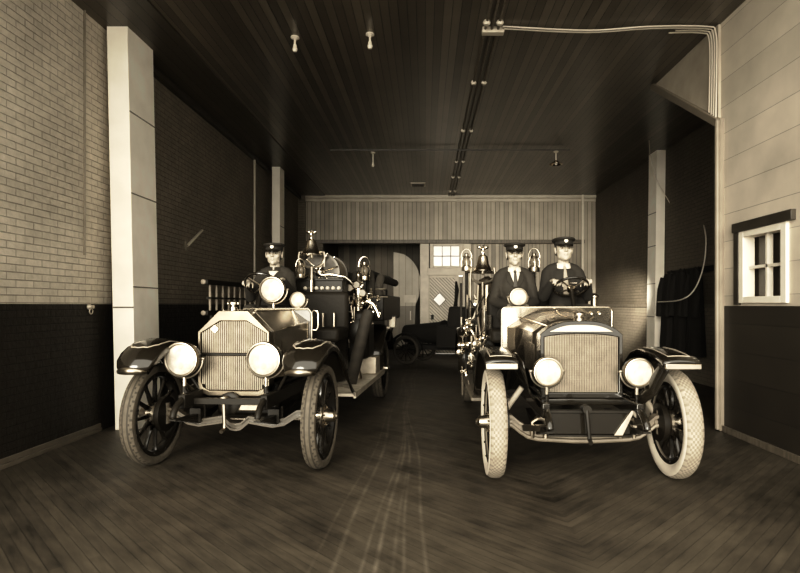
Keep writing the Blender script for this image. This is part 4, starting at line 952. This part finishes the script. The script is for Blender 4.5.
MB().box(-.78, -.5, 1.95, 2.5, .60, 1.1).build('pump_casing', 'blackm', R2, bev=.06)
MB().lathe([(.12, 0), (.13, .03), (.13, .08), (.06, .12)], (-.64, 1.95, .85), (0,-1,0), 24).build('pump_flange', 'blackm', R2)
MB().box(-.80, -.62, 1.2, 1.8, .507, .85).build('battery_box', 'blackm', R2, bev=.02)
bed2 = MB().box(-.64, .64, 2.75, 4.9, .70, 1.25).build('hose_bed', 'body', R2, bev=.02)
hose_coils(R2, -.58, .58, 2.8, 4.8, 1.38, 9)
for s in (-1, 1): MB().tube([(s*.64, 2.8, 1.25), (s*.64, 2.8, 1.44), (s*.64, 4.8, 1.44), (s*.64, 4.8, 1.25)], .016, 8).build('bed_rail', 'nickelD', bed2)
gp = L2(594, 300, 1.9); MB().lathe([(.035, -.3), (.04, -.28), (.04, .02), (.055, .03), (.055, .05), (.02, .08)], (0,0,0), (0,0,1), 14).build('standing_valve', 'nickelD', R2, loc=gp)

# ------------------------------------------------------------------ dark motor car parked far back
car = thing('motor_car', 'dark open motor car parked far back before the diagonal-board door', 'car', (.62, 13.6, 0), math.radians(-22))
for x, y in ((-.95, -.55), (.95, -.55), (-.95, .55), (.95, .55)):
    q = MB().torus((0,0,0), .31, .045, (0,1,0), 32, 8).build('wheel', 'rubberD', car, loc=(x, y, .355))
    for j in range(6): MB().tube([(.3*math.cos(PI*j/6), 0, .3*math.sin(PI*j/6)), (-.3*math.cos(PI*j/6), 0, -.3*math.sin(PI*j/6))], .013, 6).build('spoke', 'blackm', q)
    MB().lathe([(.06, -.05), (.06, .05)], (0,0,0), (0,1,0), 14).build('hub', 'blackm', q)
    MB().loft([[((.40)*math.cos(t), -.11, .40*math.sin(t)), ((.42)*math.cos(t), 0, .42*math.sin(t)), ((.40)*math.cos(t), .11, .40*math.sin(t))] for t in (PI*k/12 for k in range(0, 13))]).build('fender', 'soot', car, solid=.012, loc=(x, y, .355), ang=60)
MB().loft([[(-1.2, .26*math.cos(t), .72+.22*math.sin(t)) for t in (2*PI*k/16 for k in range(16))], [(-.3, .36*math.cos(t), .76+.27*math.sin(t)) for t in (2*PI*k/16 for k in range(16))], [(-.15, .45*math.cos(t), .78+.3*math.sin(t)) for t in (2*PI*k/16 for k in range(16))]], True, True).build('hood', 'soot', car)
MB().prism([(-.2, .42), (1.15, .42), (1.25, .8), (1.15, .98), (.35, .9), (-.2, .98)], lambda x, z: (x, -.48, z), lambda x, z: (x, .48, z)).build('car_body', 'soot', car, bev=.03)
MB().prism([(.05, .9), (.55, .9), (.62, 1.36), (.12, 1.42)], lambda x, z: (x, -.46, z), lambda x, z: (x, .46, z)).build('seat_back', 'soot', car, bev=.05)
MB().box(-1.15, 1.1, -.35, .35, .36, .46).build('frame', 'soot', car)
MB().tube([(-.95, -.6, .355), (-.95, .6, .355)], .03, 8).build('axle', 'soot', car); MB().tube([(.95, -.6, .355), (.95, .6, .355)], .03, 8).build('axle', 'soot', car)

# ------------------------------------------------------------------ people
def voxel(mb, size, iters=2):
    """fuse overlapping pieces into one continuous skin"""
    me = bpy.data.meshes.new('tmp'); me.from_pydata([tuple(v) for v in mb.v], [], mb.f)
    bm = bmesh.new(); bm.from_mesh(me); bmesh.ops.recalc_face_normals(bm, faces=bm.faces); bm.to_mesh(me); bm.free()
    o = bpy.data.objects.new('tmp', me); C.objects.link(o)
    r = o.modifiers.new('r', 'REMESH'); r.mode = 'VOXEL'; r.voxel_size = size
    s = o.modifiers.new('s', 'SMOOTH'); s.factor = .5; s.iterations = iters
    dg = bpy.context.evaluated_depsgraph_get(); dg.update()
    out = bpy.data.meshes.new_from_object(o.evaluated_get(dg)); bpy.data.objects.remove(o); bpy.data.meshes.remove(me)
    return out
def obj_from(me, name, mats, parent=None, label=None):
    for m in mats: me.materials.append(M[m])
    me.shade_smooth(); o = bpy.data.objects.new(name, me); C.objects.link(o); o.parent = parent
    if label: o['label'] = label
    return o
def hand(b, w, f, nrm, side, curl, s=1.0):
    """w wrist, f finger direction, nrm palm-facing direction; side=+1 puts the thumb at +cross"""
    w, f, nrm = Vector(w), Vector(f).normalized(), Vector(nrm).normalized(); nrm = (nrm-f*nrm.dot(f)).normalized()
    lat = f.cross(nrm)*side           # towards the thumb
    for k, u in enumerate((-.030, -.010, .010, .030)):
        b.cap(w+lat*u*.7*s, .016*s, w+f*.088*s+lat*u*1.05*s, .0125*s, 10)
    for k, (u, L) in enumerate(((.033, .072), (.011, .082), (-.011, .076), (-.032, .058))):
        p = w+f*.09*s+lat*u*1.05*s; a = 0
        for j, (fr, r) in enumerate(((.45, .0095), (.32, .0085), (.25, .0075))):
            a += curl*(1, 1.15, .8)[j]*(1+.06*k); d = f*math.cos(a)+nrm*math.sin(a)+lat*u*1.2
            q = p+d.normalized()*L*fr*s; b.cap(p, r*s, q, (r-.0008)*s, 9); p = q
    p = w+f*.03*s+lat*.034*s; d0 = (f*.55+lat*.75+nrm*.25).normalized(); d1 = (f*.8+lat*.2+nrm*.6).normalized()
    b.cap(p, .014*s, p+d0*.04*s, .011*s, 9); p = p+d0*.04*s
    b.cap(p, .0105*s, p+d1*.032*s, .009*s, 9); b.cap(p+d1*.032*s, .009*s, p+(d1+nrm*.3).normalized()*.055*s, .0075*s, 9)
def head(b, c, yaw=0, tilt=0, jaw=1.0):
    R = Matrix.Rotation(yaw, 3, 'Z') @ Matrix.Rotation(tilt, 3, 'X')
    c = Vector(c); HS = 1.09; X = lambda x, y, z: c+R @ (Vector((x, y, z))*HS)
    E = lambda p, r, q=None: b.ell(X(*p), Vector(r)*HS, 18, 12, R @ q if q else R)
    E((0, .018, .035), (.076, .095, .088)); E((0, -.008, -.02), (.068*jaw, .080, .085)); E((0, -.035, -.072), (.045*jaw, .048, .042)); E((0, -.070, -.092), (.022, .018, .020))
    E((0, -.068, .030), (.055, .022, .022)); E((0, -.078, .022), (.043, .014, .010))
    for s in (-1, 1):
        E((s*.040, -.054, -.020), (.026, .024, .026)); E((s*.079, .012, -.006), (.011, .022, .034)); E((s*.082, .018, .014), (.010, .020, .016)); E((s*.046*jaw, -.008, -.060), (.016, .04, .03))
    b.cap(X(0, -.087, .018), .008, X(0, -.106, -.018), .0105, 10); E((0, -.105, -.022), (.0115, .012, .009))
    for s in (-1, 1): E((s*.011, -.094, -.025), (.0075, .011, .007))
    E((0, -.083, -.053), (.020, .010, .0055)); E((0, -.082, -.0625), (.017, .010, .006))
    return X, R
def person(label, loc, rz, sc, A, opts):
    """A: per arm (sx) elbow, wrist, finger dir, palm normal, curl; built facing -y with the seat at z=0"""
    b = MB(); hz = .762; yaw = opts.get('yaw', 0); tilt = opts.get('tilt', 0)
    HC = Vector((opts.get('hx', 0), -.04, hz)); X, R = head(b, HC, yaw, tilt, opts.get('jaw', 1))
    b.cap((0, .012, .56), .064, HC+Vector((0, .022, -.06)), .053, 18)                     # neck
    b.chain([(0, .02, .10), (0, .03, .25), (0, .02, .40), (0, .02, .50)], [.135, .125, .13, .10], 18)
    for s in (-1, 1):
        b.cap((s*.06, .01, .46), .09, (s*.14, .015, .525), .05, 16); b.cap((0, .02, .585), .06, (s*.13, .02, .545), .045, 14)
        b.chain([(s*.09, .0, .09), (s*.13, -.43, .12)], [.085, .06], 14); b.chain([(s*.13, -.43, .12), (s*.13, -.45, -.28), (s*.13, -.45, -.34)], [.058, .04, .042], 14)
        b.cap((s*.13, -.45, -.37), .04, (s*.135, -.55, -.385), .03, 12)
        S = Vector((s*.155, .015, .52)); e, w, f, n, cu = A[s]
        b.chain([S, Vector(e), Vector(w)], [.052, .042, .029], 14)
        b.cap(Vector(w)-Vector(f).normalized()*.01, .026, Vector(w)+Vector(f).normalized()*.02, .026, 10)
        hand(b, w, f, n, opts['thumb'][s], cu, .98)
    me = voxel(b, .0062, 2)
    eyes = [X(s*.032, -.079, .006) for s in (-1, 1)]; mouth = X(0, -.098, -.0575)
    for v in me.vertices:                                                                    # eye sockets and mouth line pressed in
        for e in eyes:
            d = (v.co-e); q = d.x*d.x/.0005+d.z*d.z/.00018
            if q < 6 and abs(d.y) < .04: v.co += R @ Vector((0, .016*math.exp(-q), 0))
        d = v.co-mouth
        if abs(d.y) < .03:
            q = d.x*d.x/.0004+d.z*d.z/.000008
            if q < 6: v.co += R @ Vector((0, .0035*math.exp(-q), 0))
    me.materials.append(M['skin']); me.materials.append(M['lip']); me.materials.append(M['brow'])
    Ri = R.inverted()
    for p in me.polygons:
        l = (Ri @ (p.center-HC))/1.09
        if l.y < -.05:
            if (l.x/.020)**2+((l.z+.0575)/.0065)**2 < 1: p.material_index = 1
            for s in (-1, 1):
                if .012 < s*l.x < .052 and abs(l.z-(.0225-.10*abs(s*l.x-.03))) < .006: p.material_index = 2
    me.shade_smooth()
    P = bpy.data.objects.new('person', me); C.objects.link(P)
    P.location = loc; P.rotation_euler = (0, 0, rz); P.scale = (sc,)*3
    tag(P, label, 'person', 'firemen seated on the engines')
    for s, e in zip((-1, 1), eyes):
        q = MB().ell((0,0,0), .0125, 14, 9).build('eye', 'eyew', P, loc=e+R @ Vector((0, .0125, 0)))
        MB().ell(R @ Vector((0, -.0095, 0)), (.0085, .004, .0085), 10, 6).build('iris', 'iris', q)
    # hair: short back and sides showing under the cap
    h = MB(); secs = []
    for i in range(9):
        z = -.045+.10*i/8; ring = []
        for j in range(25):
            t = -PI*.12+PI*1.24*j/24; rx, ry = .079*(1-.10*max(0, -z/.05)), .098
            ring.append(X(rx*math.cos(t), .018+ry*math.sin(t)*(1-.08*max(0, -z/.05)), z))
        secs.append(ring)
    h.loft(secs).build('hair', 'hair', P, solid=.006)
    # peaked cap
    cz = .048
    def ov(r, z, dy=.012): return [X(r*.86*math.cos(t), dy+r*1.06*math.sin(t), z) for t in (2*PI*k/36 for k in range(36))]
    c_ = MB().loft([ov(.093, cz-.008), ov(.095, cz+.006), ov(.097, cz+.022), ov(.104, cz+.030), ov(.122, cz+.040), ov(.128, cz+.048), ov(.125, cz+.056), ov(.10, cz+.064), ov(.04, cz+.068)], True, True).build('cap', 'capm', P, ang=60, label='dark peaked uniform cap')
    MB().loft([ov(.0965, cz-.004), ov(.099, cz+.003), ov(.1005, cz+.018), ov(.099, cz+.022)], True).build('cap_band', 'wool', c_)
    vs = []
    for i in range(5):
        u = i/4; row = []
        for k in range(17):
            t = PI*1.16+PI*.68*k/16; e_ = math.sin(PI*k/16)
            row.append(X((.086+.006*u)*math.cos(t)*1.0, .012+(.100+.040*u*e_)*math.sin(t), cz-.004-.030*u*e_**.7-.004*u))
        vs.append(row)
    MB().loft(vs).build('visor', 'visor', c_, solid=.004)
    bd_ = MB().lathe([(.019, 0), (.019, .006), (.012, .009), (.001, .010)], (0,0,0), R @ Vector((0, -1, .12)), 20).build('cap_badge', 'white', c_, loc=X(0, -.099, cz+.022), label='round pale cap badge')
    MB().torus(R @ Vector((0, -.007, 0)), .012, .0025, R @ Vector((0, -1, 0)), 18, 6).build('badge_ring', 'nickelD', bd_)
    # jacket
    j = MB()
    j.chain([(0, .02, .10), (0, .03, .20), (0, .015, .36), (0, .02, .50)], [.15, .142, .148, .12], 22)
    for s in (-1, 1):
        j.cap((s*.06, .0, .40), .108, (s*.055, .01, .48), .10, 18); j.cap((s*.05, .02, .50), .095, (s*.14, .018, .53), .066, 18); j.cap((s*.04, .025, .588), .058, (s*.13, .02, .56), .056, 16)
        S = Vector((s*.157, .015, .52)); e, w, f, n, cu = A[s]; e, w = Vector(e), Vector(w)
        j.chain([S, S.lerp(e, .5), e], [.068, .062, .056], 16); j.chain([e, e.lerp(w, .55), w-(w-e).normalized()*.015], [.056, .050, .042], 16)
        mid = S.lerp(e, .62)
        for q in range(5): j.ell(e+Vector((random.uniform(-.025, .025), random.uniform(-.025, .025), random.uniform(-.01, .05))), (.045, .05, .018), 10, 6, Matrix.Rotation(random.uniform(-.6, .6), 3, 'Y'))
        for q in range(4): j.ell(S.lerp(e, .2+.2*q)+Vector((0, -.02, 0)), (.062, .055, .016), 10, 6, Matrix.Rotation(s*random.uniform(-.2, .9), 3, 'Y'))
    jm = voxel(j, .0105, 3)
    jk = obj_from(jm, opts.get('coat', 'jacket'), [opts.get('cloth', 'serge')], P, opts.get('coat_label'))
    bvh = BVHTree.FromPolygons([v.co for v in jm.vertices], [tuple(p.vertices) for p in jm.polygons])
    def front(x, z, off):
        h_ = bvh.ray_cast(Vector((x, -1, z)), Vector((0, 1, 0)))
        y = h_[0].y if h_[0] else -.05
        y = max(y, -.22)
        return Vector((x, y-off, z))
    def drape(name, m, zs, xl, xr, off, par=P, nx=6, lab=None):
        rows = []
        for z in zs: rows.append([front(xl(z)+(xr(z)-xl(z))*k/nx, z, off) for k in range(nx+1)])
        return MB().loft(rows).build(name, m, par, solid=.004, ang=70, label=lab)
    lerp = lambda z, z0, z1, a, b_: a+(b_-a)*(z-z0)/(z1-z0)
    vz = opts.get('vee', .40); ZZ = [vz+(.575-vz)*i/9 for i in range(10)]
    if opts.get('shirt', True):
        drape('shirt_front', 'cotton', ZZ, lambda z: -lerp(z, vz, .575, .004, .058), lambda z: lerp(z, vz, .575, .004, .058), .004)
    # collar ring round the neck
    col = MB(); base, top = [], []
    for k in range(25):
        t = PI*1.5+.16+(2*PI-.32)*k/24
        base.append(Vector((.076*math.cos(t), .010+.078*math.sin(t), .575-.014*max(0, -math.sin(t))))); top.append(Vector((.068*math.cos(t), .006+.069*math.sin(t), .624-.010*max(0, -math.sin(t)))))
    col.loft([top, base]); cm = opts.get('collar', 'cotton')
    flap = [Vector((p.x*1.16, p.y*1.14-.003, p.z-.012)) for p in base]
    col.loft([[p+Vector((0, 0, .004)) for p in top], flap])
    col.build('collar', cm, P, solid=.005, ang=70)
    if opts.get('tie'):
        tz = [opts.get('tie_end', vz-.0)+(.575-opts.get('tie_end', vz))*i/10 for i in range(11)]
        tw_ = lambda z: .012+.016*min(1, max(0, (.56-z)/.16))
        tie = drape('necktie', opts['tie'], tz, lambda z: -tw_(z), lambda z: tw_(z), .010)
        MB().ell(front(0, .572, .012), (.017, .012, .016), 12, 8).build('tie_knot', opts['tie'], tie)
    if opts.get('lapels'):
        for s in (-1, 1):
            e0 = lambda z: s*lerp(z, vz, .575, .006, .060)
            wd_ = lambda z: .012+.050*math.sin(PI*min(1, max(0, (z-vz)/(.575-vz)))**.8*.9)
            drape('lapel', 'serge', ZZ, e0, lambda z: e0(z)+s*wd_(z), .008, jk)
    for i in range(opts.get('buttons', 0)):
        MB().lathe([(.009, 0), (.009, .004), (.003, .006)], front(.02, vz-.03-.075*i, .0), (0,-1,0), 12).build('button', 'nickelD', jk)
    # trousers and boots
    tr = MB()
    tr.ell((0, .02, .10), (.175, .15, .11), 20, 12)
    for s in (-1, 1): tr.chain([(s*.09, .0, .09), (s*.13, -.43, .125), (s*.13, -.45, -.26)], [.105, .078, .062], 16)
    obj_from(voxel(tr, .014, 3), 'trousers', ['trous'], P)
    for s in (-1, 1):
        MB().chain([(s*.13, -.45, -.25), (s*.13, -.45, -.36), (s*.137, -.54, -.375)], [.058, .052, .042], 14).box(s*.133-.04, s*.133+.04, -.57, -.41, -.425, -.40).build('boot', 'leather', P)
    return P, X
def grip(T, c, R, n, ang):
    """wrist, finger direction and palm normal of a hand closed over a wheel rim (truck space)"""
    n = Vector(n).normalized(); u = Vector((1,0,0)); v = n.cross(u).normalized()
    if v.y > 0: v = -v                                  # v runs forward and up the rim
    r = u*math.cos(ang)+v*math.sin(ang)
    return Vector(c)+r*R, r, n
def to_person(T, P_loc, rz, sc, v):
    return (Vector(v)-Vector(P_loc))/sc
def seat_driver(T, hx_px, seat, label, opts, swc, n, angs):
    """driver whose hands hold the wheel of truck T; seat in truck space"""
    sc = opts['sc']; A = {}; seat = Vector(seat)
    for s in (-1, 1):
        rim, r, nn = grip(T, swc, opts['R'], n, angs[s])
        rim_p = (rim-seat)/sc
        f = (Vector((0, -1, 0))*.55+r*.35+Vector((-s*.45, 0, -.05))).normalized()
        w = rim_p+nn*.030-f*.088
        S = Vector((s*.157, .015, .52)); mid = S.lerp(w, .5)
        L = (w-S).length; reach = .54; bend = math.sqrt(max(.0, (reach/2)**2-(L/2)**2))
        e = mid+Vector((s*.30, .15, -.94)).normalized()*min(bend, .22)
        A[s] = (e, w, f, -nn, 1.0)
    wl_ = T.root.matrix_basis @ seat
    return person(label, wl_, T.a, sc, A, dict(opts, thumb={-1: 1, 1: -1}))
bpy.context.view_layer.update()
s1 = L1(275.3, 258, 1.70); sc1 = 1.07
seat_driver(T1, 0, (s1.x, 1.70, 1.245), 'fireman at the wheel of the left engine, open dark collar, no necktie',
            dict(sc=sc1, R=.20, shirt=True, vee=.50, collar='serge', cloth='serge', coat='jacket', yaw=.12, jaw=1.0), swc, (0, .62, .78), {-1: PI*.98, 1: PI*.10})
s2 = L2(563, 252, 1.72); sc2 = 1.10
seat_driver(T2, 0, (s2.x, 1.72, 1.245), 'fireman driving the right engine, both hands on its wheel, pale necktie',
            dict(sc=sc2, R=.185, shirt=False, vee=.50, collar='cotton', tie='tiel', tie_end=.27, cloth='wool', coat='jacket', jaw=1.08, tilt=-.08), sw2, (0, .50, .86), {-1: PI*.86, 1: PI*.14})
s3 = L2(514, 257, 1.72); sc3 = 1.05
A3 = {s: (Vector((s*.225, -.03, .25)), Vector((s*.085, -.27, .20)), (-s*.45, -.85, -.15), (0, -.1, -1), .35) for s in (-1, 1)}
person('fireman beside the right engine driver, buttoned jacket and dark necktie, hands down', R2.matrix_basis @ Vector((s3.x, 1.72, 1.23)), T2.a, sc3, A3,
       dict(thumb={-1: 1, 1: -1}, vee=.40, tie='tied', lapels=True, buttons=3, cloth='serge', coat='jacket', yaw=-.03, jaw=.96))

# ------------------------------------------------------------------ light: daylight through the open front, and an added spot
W = bpy.data.worlds.new('world'); bpy.context.scene.world = W; W.use_nodes = True
bgn = W.node_tree.nodes['Background']; bgn.inputs['Color'].default_value = (1, .935, .785, 1); bgn.inputs['Strength'].default_value = 2.9
def area(name, loc, rot, sx, sy, e):
    l = bpy.data.lights.new(name, 'AREA'); l.shape = 'RECTANGLE'; l.size = sx; l.size_y = sy; l.energy = e; l.color = (1, .935, .785)
    o = bpy.data.objects.new(name, l); C.objects.link(o); o.location = loc; o.rotation_euler = rot
    return o
sl = bpy.data.lights.new('daylight', 'SUN'); sl.energy = 5.0; sl.angle = math.radians(35); sl.color = (1, .935, .785)
so = bpy.data.objects.new('daylight', sl); C.objects.link(so); so.location = (0, -6, 5); so.rotation_euler = Vector((.20, 1, -.16)).to_track_quat('-Z', 'Y').to_euler()
sp_ = bpy.data.lights.new('added_spot', 'SPOT'); sp_.energy = 2200; sp_.spot_size = math.radians(34); sp_.spot_blend = .9; sp_.shadow_soft_size = .2; sp_.color = (1, .935, .785)  # spot added without any fixture, brightens the right rear brick
so = bpy.data.objects.new('added_spot', sp_); C.objects.link(so); so.location = (3.6, 10.4, 2.1); so.rotation_euler = (Vector((5.06, 14.0, 1.3))-so.location).to_track_quat('-Z', 'Y').to_euler()
vs = bpy.context.scene.view_settings
vs.view_transform = 'Standard'; vs.look = 'None'; vs.exposure = 0.0; vs.gamma = 1.0
vs.use_curve_mapping = True                     # the print's contrast
cv = vs.curve_mapping.curves[3]
for a, b in ((.02, .013), (.08, .068), (.25, .27), (.55, .66)): cv.points.new(a, b)
vs.curve_mapping.update()
